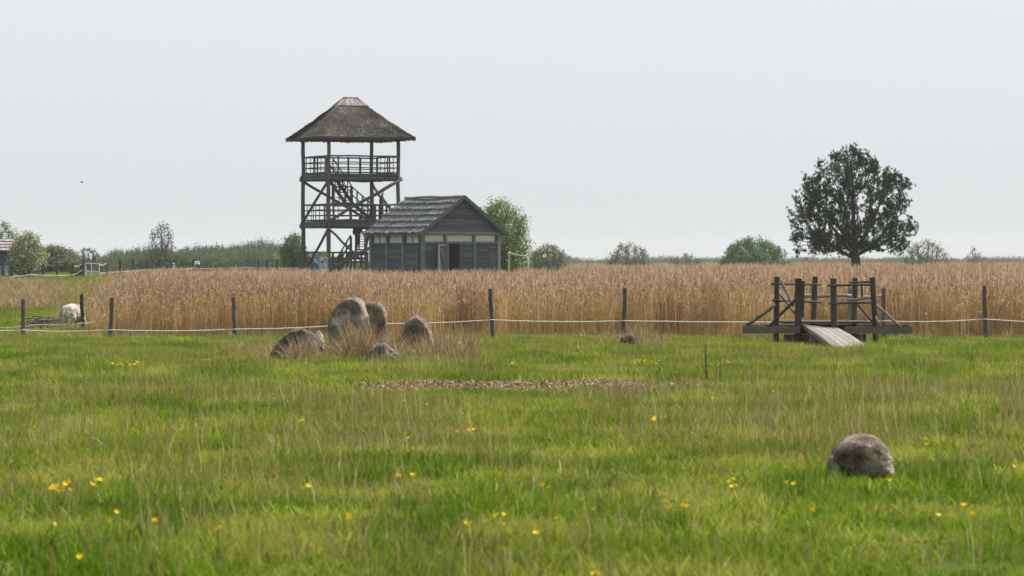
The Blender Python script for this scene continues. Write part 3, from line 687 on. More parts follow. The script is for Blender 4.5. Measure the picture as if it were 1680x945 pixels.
# roof: thatch surface with thickness, straw geometry and a ridge cap of slats
rs = SIDE * 1.355 / 2
def roof():
    ux, uy = er, el; zt_ = tz(170); hl = .88          # half length of the short ridge
    def surf(face, s, t):
        """face 0..3, s -1..1 along eave, t 0 eave .. 1 top"""
        hx = rs + (hl - rs) * t; hy = rs + (.42 - rs) * t
        z = ze - .05 + (zt_ - ze + .05) * (t * .90 + .10 * max(0, t) ** 2.2)
        if face == 0: p = ux * (s * hx) - uy * hy
        elif face == 1: p = ux * (s * hx) + uy * hy
        elif face == 2: p = ux * hx + uy * (s * hy)
        else: p = -ux * hx + uy * (s * hy)
        k = 1.01
        return Vector((CEN.x, CEN.y, 0)) + p * k + Vector((0, 0, z + .05 * noise.noise((p.x * 2, p.y * 2, 3)) * (.4 + t)))
    m = MB(); n1, n2 = 22, 14
    for f in range(4):
        vs = [surf(f, -1 + 2 * i / n1, j / n2) for j in range(n2 + 1) for i in range(n1 + 1)]
        lo = [v - Vector((0, 0, .14)) for v in vs]
        F = [(j * (n1 + 1) + i, j * (n1 + 1) + i + 1, (j + 1) * (n1 + 1) + i + 1, (j + 1) * (n1 + 1) + i) for j in range(n2) for i in range(n1)]
        if f in (1, 3): F = [tuple(reversed(q)) for q in F]
        for q in F: m.add([vs[i] for i in q], [(0, 1, 2, 3)], random.random() * .5)
        m.add([lo[k] for k in (0, n1, n2 * (n1 + 1) + n1, n2 * (n1 + 1))], [(0, 3, 2, 1)], .2)
        for i in range(n1): m.add([vs[i], vs[i + 1], lo[i + 1] + Vector((0, 0, .07 * random.random())), lo[i] + Vector((0, 0, .07 * random.random()))], [(0, 3, 2, 1)], .3)
    tp4 = [surf(0, -1, 1), surf(0, 1, 1), surf(2, 1, 1), surf(3, 1, 1)]; m.add([p - Vector((0, 0, .02)) for p in tp4], [(0, 1, 2, 3)], .2)
    rf = m.build('roof', M['thatch'], tower)
    m = MB()
    for f in range(4):
        for _ in range(2600 if f in (0, 3) else 1100):
            t = random.random() ** 1.3 * .98; s = random.uniform(-1, 1) * .99; p = surf(f, s, t); q = surf(f, s + random.uniform(-.03, .03), max(-.03, t - random.uniform(.03, .07))); p.z += .015; q.z += random.uniform(.03, .07)
            d = (q - p).normalized(); x = d.cross(Vector((0, 0, 1))).normalized() * random.uniform(.012, .03)
            tn = .30 + .9 * noise.noise((p.x * .8, p.y * .8, p.z * 1.1)) + random.uniform(-.35, .6)
            m.add([p - x, p + x, q + x, q - x], [(0, 1, 2, 3)], min(1, max(0, tn)))
        for _ in range(130):
            s = random.uniform(-1, 1); p = surf(f, s, .01); q = p + Vector((random.uniform(-.03, .03), 0, -random.uniform(.10, .22))); p.z -= .03
            m.add([p - ux * .03, p + ux * .03, q + ux * .02, q - ux * .02], [(0, 1, 2, 3)], random.random() * .5)
    tag(m.build('thatch_straw', M['thatch'], rf), kind='stuff')
    # slats of the cap: they lean on either side of the ridge and cross above it
    C = Vector((CEN.x, CEN.y, 0)); n = 15
    for sd_ in (-1, 1):
        for i in range(n):
            s = -1 + 2 * i / (n - 1); top = C + ux * (s * .46) + uy * (-sd_ * .04 + .01) + Vector((0, 0, tz(156.5) + random.uniform(-.04, .04)))
            bot = C + ux * (s * .95) + uy * (sd_ * .52) + Vector((0, 0, tz(172.5) + .06))
            mm = MB(); mm.beam(bot, top, .075, .03); mm.build('slat', M['capwood'], rf)
    for sd_ in (-1, 1):
        for i in range(4):
            s = -1 + 2 * (i + .5) / 4; top = C + ux * (sd_ * .47) + uy * (s * .05) + Vector((0, 0, tz(158.5))); bot = C + ux * (sd_ * 1.0) + uy * (s * .45) + Vector((0, 0, tz(173) + .03))
            mm = MB(); mm.beam(bot, top, .07, .03); mm.build('slat', M['capwood'], rf)
    for sd_ in (-1, 1):
        mm = MB(); mm.log(C - ux * .95 + uy * (sd_ * .56) + Vector((0, 0, tz(173) + .08)), C + ux * .95 + uy * (sd_ * .56) + Vector((0, 0, tz(173) + .08)), .03, None, 6, 5, .02); mm.build('binding_pole', TW, rf)
roof()

# railing of the walkway behind the tower
rl = empty('walkway_railing', tp(548, TG, 5.5), 'low dark wooden railing crossing behind the foot of the watchtower', 'railing')
for z, hh in ((tz(414), .10), (tz(424), .12), (tz(430), .12)):
    m = MB(); m.beam(tp(491, z, 5.5), tp(604, z, 5.5), .05, hh); m.build('rail', TW, rl)
for i in range(11):
    px = 491 + i * 11.2 + random.uniform(-1, 1); m = MB(); m.log(tp(px, TG, 5.5), tp(px, tz(413), 5.5), .07, None, 6, 3, .02); m.build('post', TW, rl)
m = MB()
for i in range(9): p = tp(560 + i * 4.2, 0, 5.4); m.beam(Z(p, tz(428)), Z(p, tz(416)), .12, .03, up=(1, 0, 0))
m.build('boarding', TW, rl)

# ------------------------------------------------------------------ information board
bd = 222.0
board = empty('information_board', gpt(529, bd), 'grey information board with a green header at the foot of the watchtower', 'sign')
def bp(px, py, off=0): return at(px, py, bd) + Vector((0, off, 0))
def panel(name, x0, y0, x1, y1, th, off, mt, par):
    a, b = bp(x0, y1), bp(x1, y0); m = MB(); m.box(((a.x + b.x) / 2, bd + off, (a.z + b.z) / 2), (b.x - a.x, th, b.z - a.z)); return m.build(name, mt, par)
pn = panel('panel', 524, 421, 537, 447, .05, 0, M['signgrey'], board)
hd = panel('header', 521, 416, 536.6, 421, .06, 0, M['signgreen'], board)
panel('blue_stripe', 521, 421.2, 525, 447, .04, -.03, M['signblue'], board)
for x0, y0, x1, y1 in ((526.5, 428, 531, 431.5), (532, 424, 534.5, 428.5), (535, 428, 536, 431), (526.7, 438.5, 527.6, 440), (529.4, 437, 530.6, 440), (533, 438, 534, 440), (529.3, 431.5, 529.8, 437)):
    panel('printed_picture', x0, y0, x1, y1, .012, -.032, M['signdark'], pn)
m = MB(); a = bp(527, 415.5); b = bp(535, 415.5)
pts_ = [Vector((a.x + (b.x - a.x) * i / 8, bd, a.z + .10 * math.sin(i / 8 * math.pi) - .02)) for i in range(9)]; m.tube(pts_, [.05] * 9, 5); m.build('curved_top', M['signgreen'], board)
for px in (521.5, 536.5):
    m = MB(); m.log(Z(bp(px, 430, .07), TG - .1), bp(px, 416, .07), .06, None, 6, 3, .01); m.build('leg', TW, board)

# ------------------------------------------------------------------ hut
random.seed(12)
HD = 212.0; HS = FP / HD; AL = R(35); HW, HL = 126 / HS / math.cos(AL), 89 / HS / math.sin(AL)
def hz(y): return CAMZ + (HY - y) / HS
HC = Vector(((692 - 840) / HS, HD, 0)); hf = Vector((math.cos(AL), math.sin(AL), 0)); hs = Vector((-math.sin(AL), math.cos(AL), 0))
hut = empty('hut', (HC.x, HC.y, .9), 'low grey boarded hut with open door and shingled gable roof before the tower', 'hut')
HG = .88; zpl = hz(382)
def fp(u, z, out=0): return HC + hf * u - hs * out + Vector((0, 0, z))      # front gable wall, u metres from the near corner
def sp(u, z, out=0): return HC + hs * u - hf * out + Vector((0, 0, z))      # left side wall
def fu(px): return (px - 692) / 126 * HW
def su(px): return (692 - px) / 89 * HL
def hbeam(a, b, w_, h_, name, mt, par=hut): m = MB(); m.beam(a, b, w_, h_, up=(0, 0, 1)); return m.build(name, mt, par)
def vpost(pf, u, z0_, z1_, w_, name='post', mt=None):
    m = MB(); d = hf if pf is fp else hs; nrm = hs if pf is fp else hf
    rot = Matrix((d, nrm, Vector((0, 0, 1)))).transposed(); m.box(pf(u, (z0_ + z1_) / 2, .03), (w_, .16, z1_ - z0_), rot, None, .004); return m.build(name, mt or M['hutframe'], hut)
# frame
for px, w_ in ((693.2, .20), (730, .12), (777, .13), (817, .2)): vpost(fp, fu(px), HG - .1, zpl - .02, w_)
for px, w_ in ((605, .16), (633.5, .12), (661.5, .14)): vpost(sp, su(px), HG - .1, zpl - .02, w_)
hbeam(fp(0, zpl, .04), fp(HW, zpl, .04), .17, .15, 'plate', M['hutframe'])
hbeam(sp(0, zpl - .02, .04), sp(HL, zpl - .02, .04), .17, .12, 'plate', M['hutframe'])
hbeam(fp(0, hz(398), .035), fp(HW, hz(398), .035), .15, .07, 'sill_rail', M['hutframe'])
hbeam(sp(0, hz(400.3), .035), sp(HL, hz(400.3), .035), .15, .07, 'sill_rail', M['hutwood'])
# boards
def boardrow(pf, u0, u1, z0_, z1_, bh, out=0, mt='hutwood', par=hut, name='board', taper=None):
    z = z0_
    while z < z1_ - .02:
        a0, a1 = u0, u1
        if taper:
            a0, a1 = taper(z + bh / 2)
            if a1 - a0 < .08: break
        o = out + random.uniform(-.012, .02); m = MB(); h_ = min(bh, z1_ - z) * .9
        p, q = pf(a0 + .01, z + bh / 2 + random.uniform(-.008, .008), o), pf(a1 - .01, z + bh / 2 + random.uniform(-.008, .008), o)
        m.beam(p, q, .045, h_, jit=.006); m.build(name, M[mt], par); z += bh
boardrow(fp, fu(695.5), fu(711), HG, hz(399), .145); boardrow(fp, fu(711), fu(728.5), HG, hz(399), .2, -.02)
boardrow(fp, fu(753.5), fu(775.5), HG, hz(399), .13, .02); boardrow(fp, fu(778.5), fu(801), HG, hz(399), .125, .01); boardrow(fp, fu(801.3), fu(815), HG, hz(399), .2, -.01)
hd_ = HW / 2
boardrow(fp, 0, HW, zpl + .08, hz(328), .135, .0, taper=lambda z: (hd_ * (z - zpl) / (hz(325) - zpl) + .02, HW - hd_ * (z - zpl) / (hz(325) - zpl) - .02))
boardrow(sp, su(686.5), su(663.5), HG, hz(401), .14, -.01); boardrow(sp, su(659.5), su(635.5), HG, hz(401), .17, .02); boardrow(sp, su(631.5), su(607), HG, hz(401), .15, -.01)
# backing sheathing behind the boards (closes the gaps), back and far walls, floor
m = MB()
def quadwall(a, b, z0_, z1_, th):
    a, b = Vector(a), Vector(b); m.beam(Z((a), (z0_ + z1_) / 2), Z((b), (z0_ + z1_) / 2), th, z1_ - z0_, jit=0)
o1 = .11
quadwall(fp(0.05, 0, -o1), fp(fu(732.6), 0, -o1), HG - .05, zpl, .03); quadwall(fp(fu(753.4), 0, -o1), fp(HW - .05, 0, -o1), HG - .05, zpl, .03)
quadwall(fp(fu(732.6), 0, -o1), fp(fu(753.4), 0, -o1), hz(399), zpl, .03)
quadwall(sp(.13, 0, -o1), sp(HL - .05, 0, -o1), HG - .05, zpl, .03)
quadwall(fp(HW, 0, 0), fp(HW, 0, 0) + hs * HL, HG - .05, zpl, .06); quadwall(sp(HL, 0, 0), sp(HL, 0, 0) + hf * (HW - .05), HG - .05, zpl, .06)
for base in (HC - hs * -.05, HC + hs * (HL)):
    m.add([Z(base, zpl), Z(base + hf * HW, zpl), Z(base + hf * hd_, hz(326))], [(0, 1, 2)], .3)
m.build('wall', M['hutwood'], hut)
# windows: pale panels in frames
def window(pf, u0, u1, y0, y1, parts=1):
    z0_, z1_ = hz(y1), hz(y0); d = (pf(1, 0) - pf(0, 0)); nrm = hs if pf is fp else hf
    rot = Matrix((d, nrm, Vector((0, 0, 1)))).transposed()
    m = MB(); m.box(pf((u0 + u1) / 2, (z0_ + z1_) / 2, -.03), (abs(u1 - u0), .02, z1_ - z0_), rot, random.random()); wn = m.build('window', M['panel'], hut)
    m = MB(); t = .035
    for zz in (z0_ + t / 2, z1_ - t / 2): m.beam(pf(u0, zz, 0), pf(u1, zz, 0), .05, t, jit=0)
    for uu in (u0 + t / 2, u1 - t / 2): m.beam(pf(uu, z0_ + t, 0), pf(uu, z1_ - t, 0), .05, t, jit=0)
    m.build('frame', M['hutwood'], wn)
    if parts > 1: m = MB(); uu = (u0 + u1) / 2; m.beam(pf(uu, z0_ + t, .0), pf(uu, z1_ - t, .0), .05, .06, jit=0); m.build('mullion', M['hutwood'], wn)
window(fp, fu(696), fu(728), 384.2, 397); window(fp, fu(732), fu(775), 384.2, 397); window(fp, fu(779), fu(812.5), 384.2, 397)
window(sp, su(687.5), su(665), 385.2, 399.2, 2); window(sp, su(659), su(636), 385.2, 399.2); window(sp, su(630.5), su(608.5), 385.2, 399.2, 2)
# door leaf, swung open on the left jamb of the opening
hub = fp(fu(732.5), 0, .13); dd = (-hf * math.cos(R(14)) - hs * math.sin(R(14))); LW = fu(732.5) - fu(711.5)
def dpt(u, z, o=0): return hub + dd * u + Vector((0, 0, z)) + Vector((-dd.y, dd.x, 0)) * o * (1)
dn = Vector((-dd.y, dd.x, 0)); dn = dn if dn.y < 0 else -dn
def dpt(u, z, o=0): return hub + dd * u + dn * o + Vector((0, 0, z))
m = MB(); nb = 5
for i in range(nb): m.beam(dpt(LW * (i + .5) / nb, HG + .05), dpt(LW * (i + .5) / nb, hz(400.5)), .03, LW / nb * .95, up=tuple(dd), jit=.003)
door = m.build('door', M['hutwood'], hut)
for u in (.06, LW - .06): m = MB(); m.beam(dpt(u, HG + .05, .035), dpt(u, hz(400.5), .035), .12, .04, up=tuple(dn)); m.build('stile', M['hutframe'], door)
m = MB(); m.beam(dpt(.12, HG + .3, .03), dpt(LW - .12, hz(404), .03), .04, .06, up=(0, 0, 1)); m.build('diagonal_brace', M['logdark'], door)
m = MB(); m.beam(dpt(.05, hz(402), .03), dpt(LW - .05, hz(402), .03), .03, .1); m.build('cross_rail', M['hutframe'], door)
for px in (732.6, 753.6): m = MB(); u = fu(px); m.beam(fp(u, HG, .02), fp(u, hz(399.3), .02), .14, .07, up=tuple(hf)); m.build('door_jamb', M['hutwood'], hut)
# roof
ov, ovf = .30, .32
za, zev = hz(323.5), hz(384.5)
def rp(side, t, v, lift=0):     # side -1 left slope / +1 right slope, t 0 eave..1 ridge, v along ridge 0 front..1 back
    half = hd_ + ov; x = hd_ + side * half * (1 - t); zz = zev + (za - zev) * t
    sag = -.05 * math.sin(v * math.pi) * t
    return HC + hf * x + hs * (-ovf + (HL + 2 * ovf) * v) + Vector((0, 0, zz + sag + lift))
for side in (-1, 1):
    m = MB(); m.add([rp(side, 0, 0), rp(side, 0, 1), rp(side, 1, 1), rp(side, 1, 0)] + [rp(side, 0, 0, -.06), rp(side, 0, 1, -.06), rp(side, 1, 1, -.06), rp(side, 1, 0, -.06)],
          [(0, 1, 2, 3), (7, 6, 5, 4), (0, 4, 5, 1), (1, 5, 6, 2), (2, 6, 7, 3), (3, 7, 4, 0)], .1)
    rfo = m.build('roof', M['shake'], hut); NC = 6
    for c in range(NC):
        m = MB(); v = -.012
        t0, t1 = c / NC - .02, (c + 1.35) / NC
        while v < 1.0:
            wv = random.uniform(.006, .015); tt0 = t0 + random.uniform(-.022, .016); tt1 = min(1.0, t1)
            th = random.uniform(.035, .06); l0 = .10 + random.uniform(-.012, .02); l1 = .015
            l0 += .09; tm = tt0 + .48 / NC; lm = .035 + random.uniform(0, .02); w1 = v + wv * .94     # the butt end kicks up, the upper part lies steep
            A = [rp(side, tt0, v, l0), rp(side, tt0, w1, l0 + random.uniform(-.012, .012)), rp(side, tm, w1, lm + .02), rp(side, tm, v, lm + .02), rp(side, tt1, w1, l1), rp(side, tt1, v, l1)]
            B = [rp(side, tt0, v, l0 - th), rp(side, tt0, w1, l0 - th), rp(side, tm, w1, 0), rp(side, tm, v, 0)]
            m.add(A + B, [(0, 1, 2, 3), (3, 2, 4, 5), (0, 6, 7, 1), (1, 7, 8, 2), (3, 9, 6, 0), (6, 9, 8, 7)], random.random()); v += wv
        m.build('shingle_course', M['shake'], rfo)
    m = MB(); m.beam(rp(side, -.02, -.012, .04), rp(side, 1, -.012, .04), .04, .2, jit=0); m.build('barge_board', M['hutwood'], rfo)
m = MB(); m.log(rp(-1, 1, -.01, .06), rp(-1, 1, 1.01, .06), .07, None, 7, 8, .03); m.build('ridge_pole', M['shake'], hut)

# pale pole frame right of the hut
pf_ = empty('rail_barrier', gpt(850, 206), 'crooked frame of three pale peeled poles right of the grey hut', 'frame')
for a, b, r in (((835.5, 413), (834.5, 447), .06), ((836, 414), (864, 421), .055), ((863.5, 420), (870.5, 449), .055)):
    m = MB(); m.log(at(*a, 206), at(*b, 206), r, r * .85, 7, 6, .05); m.build('pole', M['birchpole'], pf_, True)

# ------------------------------------------------------------------ shed at the left edge
SHD = 232.0
shed = empty('shed', gpt(-20, SHD), 'dark boarded shed with a pale reddish tiled roof at the left edge', 'shed')
SX = SHD / FP
def hp(px, py, back=0): q = at(px, py, SHD); return Vector((q.x, SHD + back, q.z))
g0 = gpt(0, SHD).z - .05; zt0 = at(0, 412, SHD).z
m = MB(); 
for i in range(34):
    x = -110 + i * 3.8; a = hp(x, 0); m.beam(Vector((a.x, SHD, g0)), Vector((a.x, SHD, zt0)), .03, .135, up=(1, 0, 0))
m.build('wall_boards', M['shedwood'], shed)
m = MB(); a, b = hp(-112, 0), hp(20, 0)
m.box(((a.x + b.x) / 2, SHD + 1.6, (g0 + zt0) / 2), (b.x - a.x, 3.1, zt0 - g0)); m.build('wall', M['shedwood'], shed)
rft = MB(); e0, e1 = hp(-118, 412.5), hp(21, 412.5); r0, r1 = hp(-118, 392.5), hp(27, 392.5)
rft.add([Vector((e0.x, SHD - .35, e0.z)), Vector((e1.x, SHD - .35, e1.z)), Vector((r1.x, SHD + 1.6, r1.z)), Vector((r0.x, SHD + 1.6, r0.z)), Vector((e0.x, SHD + 3.5, e0.z)), Vector((e1.x, SHD + 3.5, e1.z))], [(0, 1, 2, 3), (3, 2, 5, 4)], .4)
shr = rft.build('roof', M['tile'], shed)
for c in range(4):
    m = MB(); x = e0.x
    while x < e1.x + .12 * c / 2:
        wv = random.uniform(.22, .3); t = c / 4; t2 = (c + 1.2) / 4 if c < 3 else 1; l = lambda t, x, k: Vector((x, SHD - .35 + 1.95 * t, e0.z + (r0.z - e0.z) * t + k)); tj = random.uniform(-.02, .02)
        A = [l(t + tj - .03, x, .11), l(t + tj - .03, x + wv * .93, .11), l(t2, x + wv * .93, .03), l(t2, x, .03)]; B = [p - Vector((0, 0, .045)) for p in A]
        m.add(A + B, [(0, 1, 2, 3), (0, 4, 5, 1), (1, 5, 6, 2), (3, 7, 4, 0)], random.random()); x += wv
    m.build('tile_course', M['tile'], shr)
for x0, x1 in ((-4, 2), (8, 14)):
    m = MB(); a, b = hp(x0, 452), hp(x1, 436); m.box(((a.x + b.x) / 2, SHD - .04, (a.z + b.z) / 2), (b.x - a.x, .04, b.z - a.z)); m.build('window', M['signgrey'], shed)
bx_ = hp(3, 0); m = MB(); m.beam(Vector((bx_.x, SHD - .05, g0)), Vector((bx_.x, SHD - .05, zt0)), .12, .12); m.build('post', M['shedwood'], shed)

# ------------------------------------------------------------------ fences
random.seed(13)
def ropepts(pl, sag=.04, n=8):
    out = []
    for i in range(len(pl) - 1):
        a, b = Vector(pl[i]), Vector(pl[i + 1])
        for k in range(n): t = k / n; out.append(a.lerp(b, t) - Vector((0, 0, sag * 4 * t * (1 - t) + random.uniform(-.004, .004))))
    return out + [Vector(pl[-1])]
FD = 96.0
fence = empty('rope_fence', gpt(840, FD), 'line of grey posts with one white rope along the near edge of the reeds', 'fence')
FPOS = [(-170, 492), (38, 491), (183, 489), (384, 488), (591, 484), (806, 474), (1024, 473), (1240, 476), (1450, 473), (1616, 469), (1840, 474)]
ROPEY = {-170: 541, 38: 541.5, 183: 541, 384: 540, 591: 531, 806: 524.5, 1024: 526, 1240: 531.5, 1450: 526.5, 1616: 523.5, 1840: 531}
for px, ty in FPOS:
    if px == 1240: continue
    b = gpt(px, FD); t = at(px, ty, FD); lean = random.uniform(-.05, .05) if px != 806 else -.05
    if px == 1616: lean = -.03
    r = .058 if px != 591 else .07
    m = MB(); m.log(b + Vector((-lean, 0, -.1)), Vector((t.x + lean * .5, FD, t.z)), r, r * .92, 9, 7, .012); po = m.build('post', M['tanpost' if px == 591 else 'post'], fence, False)
    if px == 591: po['label'] = 'light brown post behind the big boulder'
    q = at(px, ROPEY[px], FD); m = MB(); m.tube([q + Vector((-.07, -.02, 0)), q + Vector((-.05, -.03, .0)), q + Vector((0, -.05, 0))], [.022, .018, .012], 6); m.build('insulator', M['black'], po)
m = MB(); m.tube(ropepts([at(px, ROPEY[px], FD) + Vector((0, -.065, 0)) for px, _ in FPOS if px != 1240], .035, 12), [.0115] * (12 * (len(FPOS) - 2) + 1), 5); m.build('rope', M['rope'], fence)

fb = empty('pole_rail_fence', gpt(1380, 98.0), 'grey pole rail on short posts just behind the timber platform', 'fence')
for px, ty in ((1395, 473), (1307, 478)):
    m = MB(); b = gpt(px, 96.5); m.log(b - Vector((0, 0, .1)), at(px, ty, 96.5), .06, .055, 8, 5, .02); m.build('post', M['logpale'], fb)
m = MB(); m.log(at(1303, 485, 96.3), at(1400, 486, 96.3), .045, .04, 7, 6, .03); m.build('rail', M['logpale'], fb, True)
m = MB(); m.log(at(1398, 489, 96.2), at(1452, 484, 98.2), .042, .04, 7, 6, .03); m.build('rail', M['logpale'], fb, True)

f2_ = empty('inner_rope_fence', gpt(134, 112), 'single leaning brown post with a thin rope beside the sheep', 'fence')
m = MB(); m.log(gpt(137, 104.5) - Vector((0, 0, .1)), at(134, 484, 104.5), .055, .05, 8, 6, .02); p_ = m.build('post', M['tanpost' if 0 else 'logdark'], f2_)
m = MB(); m.beam(at(134, 486, 104.5), at(135, 481.5, 104.5), .07, .06); m.build('split_top', M['logpale'], p_)
m = MB(); pl = [at(-90, 541, 104), at(0, 537.5, 104), at(60, 533, 104), at(135, 530, 104.4), at(153, 527.5, 105), at(190, 526, 106)]
rp_ = ropepts(pl, .02, 6); m.tube(rp_, [.009] * len(rp_), 5); m.build('rope', M['rope'], f2_)

PD = 217.0
pf2 = empty('paddock_fence', gpt(80, PD), 'row of thin dark posts with a sagging white rope at far left', 'fence')
for px, ty in ((-30, 436), (21, 434), (46, 433), (70.5, 432), (94.5, 431.5), (119, 431), (134, 430)):
    m = MB(); m.log(gpt(px, PD) - Vector((0, 0, .1)), at(px, ty, PD), .075 if px > 50 else .05, .065 if px > 50 else .045, 7, 5, .03); m.build('post', M['logdark'], pf2)
def ropeobj(pl, r, par, sag=.03):
    m = MB(); q = ropepts(pl, sag, 6); m.tube(q, [r] * len(q), 5); return m.build('rope', M['rope'], par)
ropeobj([at(-60, 466, PD - .1), at(0, 459, PD - .1), at(25, 453, PD - .1), at(50, 450.5, PD - .1), at(94, 452, PD - .1), at(120, 451, PD - .1), at(135, 443, PD - .1)], .03, pf2)
ropeobj([at(122, 436.5, PD - .1), at(128, 437, PD - .1), at(134, 433, PD - .1)], .03, pf2, .01)

gt = empty('metal_gate', gpt(151, 216), 'pale grey metal gate between the posts of the paddock fence', 'gate')
def gp(x, y): return at(x, y, 216)
m = MB()
for a, b in (((140.5, 431), (140.5, 468)), ((163, 432), (163, 468)), ((140.5, 432), (163, 433)), ((140.5, 444.5), (163, 446)), ((150, 432), (150, 468)), ((140.5, 467), (163, 467))): m.log(gp(*a), gp(*b), .028, None, 6, 3, 0)
m.build('frame', M['gate'], gt)
m = MB()
for i in range(1, 12): m.log(gp(140.5 + i * 1.9, 446), gp(140.5 + i * 1.9, 467), .008, None, 3, 1, 0)
for i in range(1, 7): m.log(gp(140.5, 446 + i * 3.3), gp(163, 446 + i * 3.3), .008, None, 3, 1, 0)
m.build('mesh_infill', M['gate'], gt)
for px in (137, 175):
    pp = empty('gate_post', gpt(px, 216.5), 'dark post on the %s side of the metal gate' % ('left' if px == 137 else 'right'), 'post')
    m = MB(); m.log(gpt(px, 216.5) - Vector((0, 0, .1)), at(px, 430 if px == 137 else 431, 216.5), .075, .065, 8, 4, .02); m.build('shaft', M['post'], pp)
mf = empty('back_fence', gpt(300, 246), 'row of short dark posts with a pale rope beyond the reeds at left centre', 'fence')
for px in (197, 219, 241.5, 261.5, 280.5, 286, 299, 318, 325.5, 424, 438.5, 454.5):
    m = MB(); th = .10 if px in (318, 261.5) else .07
    m.log(gpt(px, 246) - Vector((0, 0, .1)), at(px, 425.5 + random.uniform(-1, 2.5), 246), th, th * .9, 6, 4, .04); m.build('post', M['logdark'], mf)
m = MB(); m.log(at(299, 432, 245.9), at(318, 432.5, 245.9), .045, None, 6, 3, .02); m.build('rail', M['post'], mf)
ropeobj([at(163, 434.5, 216), at(168, 435.5, 216), at(175, 432, 216)], .035, mf, .0)
ropeobj([at(164, 448, 218), at(175, 447, 220), at(235, 443, 235), at(320, 440.5, 245.8), at(400, 439, 246), at(490, 440, 246)], .015, mf, .02)
o = MB(); c_ = at(323.5, 431, 245.7)
vs = []
for i in range(7):
    for j in range(4): vs.append(c_ + Vector(((i - 3) * .055, .05 * math.sin(j * 1.3), .09 - j * .05 - abs(i - 3) * .012 + .02 * math.sin(i * 2))))
o.add(vs, [(i * 4 + j, i * 4 + j + 1, (i + 1) * 4 + j + 1, (i + 1) * 4 + j) for i in range(6) for j in range(3)], .5)
ob = o.build('cloth', M['whitecloth']); sl = ob.modifiers.new('thickness', 'SOLIDIFY'); sl.thickness = .03
tag(ob, 'small white cloth hanging on a far dark post left of the tower', 'cloth')

# ------------------------------------------------------------------ timber platform with ramp
random.seed(14)
PF = empty('timber_platform', gpt(1357, 92), 'dark open timber platform with railings and a pale plank ramp before the reeds', 'platform')
def plog(a, b, D0, D1, r0, r1=None, mt='logdark', name='post', par=None, wob=.012, sm_=False):
    m = MB(); m.log(at(*a, D0), at(*b, D1), r0, r1 or r0, 9, 6, wob); return m.build(name, M[mt], par or PF, sm_)
for a, b, D0, r in (((1274.5, 454), (1273.5, 566), 91.4, .068), ((1337.5, 454), (1334, 560), 93.2, .072), ((1367, 457), (1369.5, 560), 90.9, .08), ((1403, 456), (1400.5, 560), 93.0, .07), ((1431, 455), (1438, 568), 91.2, .07)):
    plog(b, a, D0, D0, r, r * .95)
m = MB(); m.beam(at(1309.5, 551, 90.6), at(1310, 457, 90.6), .15, .12, up=(0, 1, 0), jit=.008); m.build('post', M['logdark'], PF)
m = MB(); m.beam(at(1316, 520, 91), at(1317.5, 460.5, 91), .08, .06, up=(0, 1, 0), jit=.006); m.build('post', M['logdark'], PF)
m = MB(); m.beam(at(1414, 492, 92), at(1414, 469, 92), .045, .04, up=(0, 1, 0)); m.build('strut', M['logdark'], PF)
for a, b, D0, D1, r, mt in (((1267.5, 466), (1346.5, 467), 91.2, 93.0, .026, 'logdark'), ((1268, 493), (1347, 496), 91.2, 93.0, .03, 'logdark'), ((1358, 468.5), (1429, 467), 90.75, 91.0, .028, 'logdark'), ((1360, 498), (1430, 496), 90.75, 91.0, .03, 'logdark'),
                            ((1394, 463), (1428, 462), 92.8, 91.2, .026, 'logdark'), ((1392, 492), (1430, 489), 92.8, 91.2, .034, 'logpale')):
    plog(a, b, D0, D1, r, None, mt, 'rail', sm_=True)
for a, b, D0, D1, r, mt in (((1226, 534), (1272, 500), 90.7, 91.2, .042, 'logdark'), ((1262, 536), (1305, 492), 90.55, 90.6, .036, 'logdark'), ((1280, 455), (1302, 502), 91.2, 90.9, .03, 'logpale'), ((1279, 482), (1304, 514), 91.3, 90.9, .03, 'logpale'),
                            ((1407, 498), (1434, 530), 92.6, 91.3, .042, 'logdark'), ((1438, 501), (1478, 536), 91.0, 90.6, .036, 'logpale'), ((1437, 520), (1446, 537), 91.0, 90.7, .022, 'logpale')):
    plog(a, b, D0, D1, r, None, mt, 'brace', sm_=True)
def pbeam(a, b, D0, D1, w_, h_, name='beam', mt='beam'):
    m = MB(); m.beam(at(*a, D0), at(*b, D1), w_, h_, jit=.006); return m.build(name, M[mt], PF)
pbeam((1218, 540.5), (1256, 541), 90.42, 90.42, .14, .17); pbeam((1254.5, 541.5), (1312, 541.5), 90.5, 90.5, .14, .155)
pbeam((1386, 541.5), (1496, 541.5), 90.8, 90.8, .14, .17); pbeam((1312, 543), (1388, 543), 90.9, 90.9, .12, .14, mt='logdark')
pbeam((1222, 538), (1490, 538), 93.4, 93.4, .14, .13, mt='logdark')
pbeam((1286, 555.5), (1330, 555.5), 91.6, 91.6, .3, .2); pbeam((1400, 554), (1420, 554), 91.8, 91.8, .3, .18, mt='logdark')
pbeam((1287, 536), (1287, 536.8), 90.8, 93.4, .12, .1); 
m = MB(); m.box(at(1338.5, 557.5, 90.0), (.2, .2, .24), None, .6, .01); m.build('block', M['beam'], PF)
m = MB(); m.box(at(1336, 562, 90.2), (.28, .2, .13), None, .4, .01); m.build('block', M['beam'], PF)
m = MB(); m.box(at(1419, 573, 88.6), (.12, .1, .06), None, .1, .01); m.build('block', M['logdark'], PF)
m = MB(); m.box(at(1444, 569.5, 89.4), (.12, .1, .06), None, .1, .01); m.build('block', M['logdark'], PF)
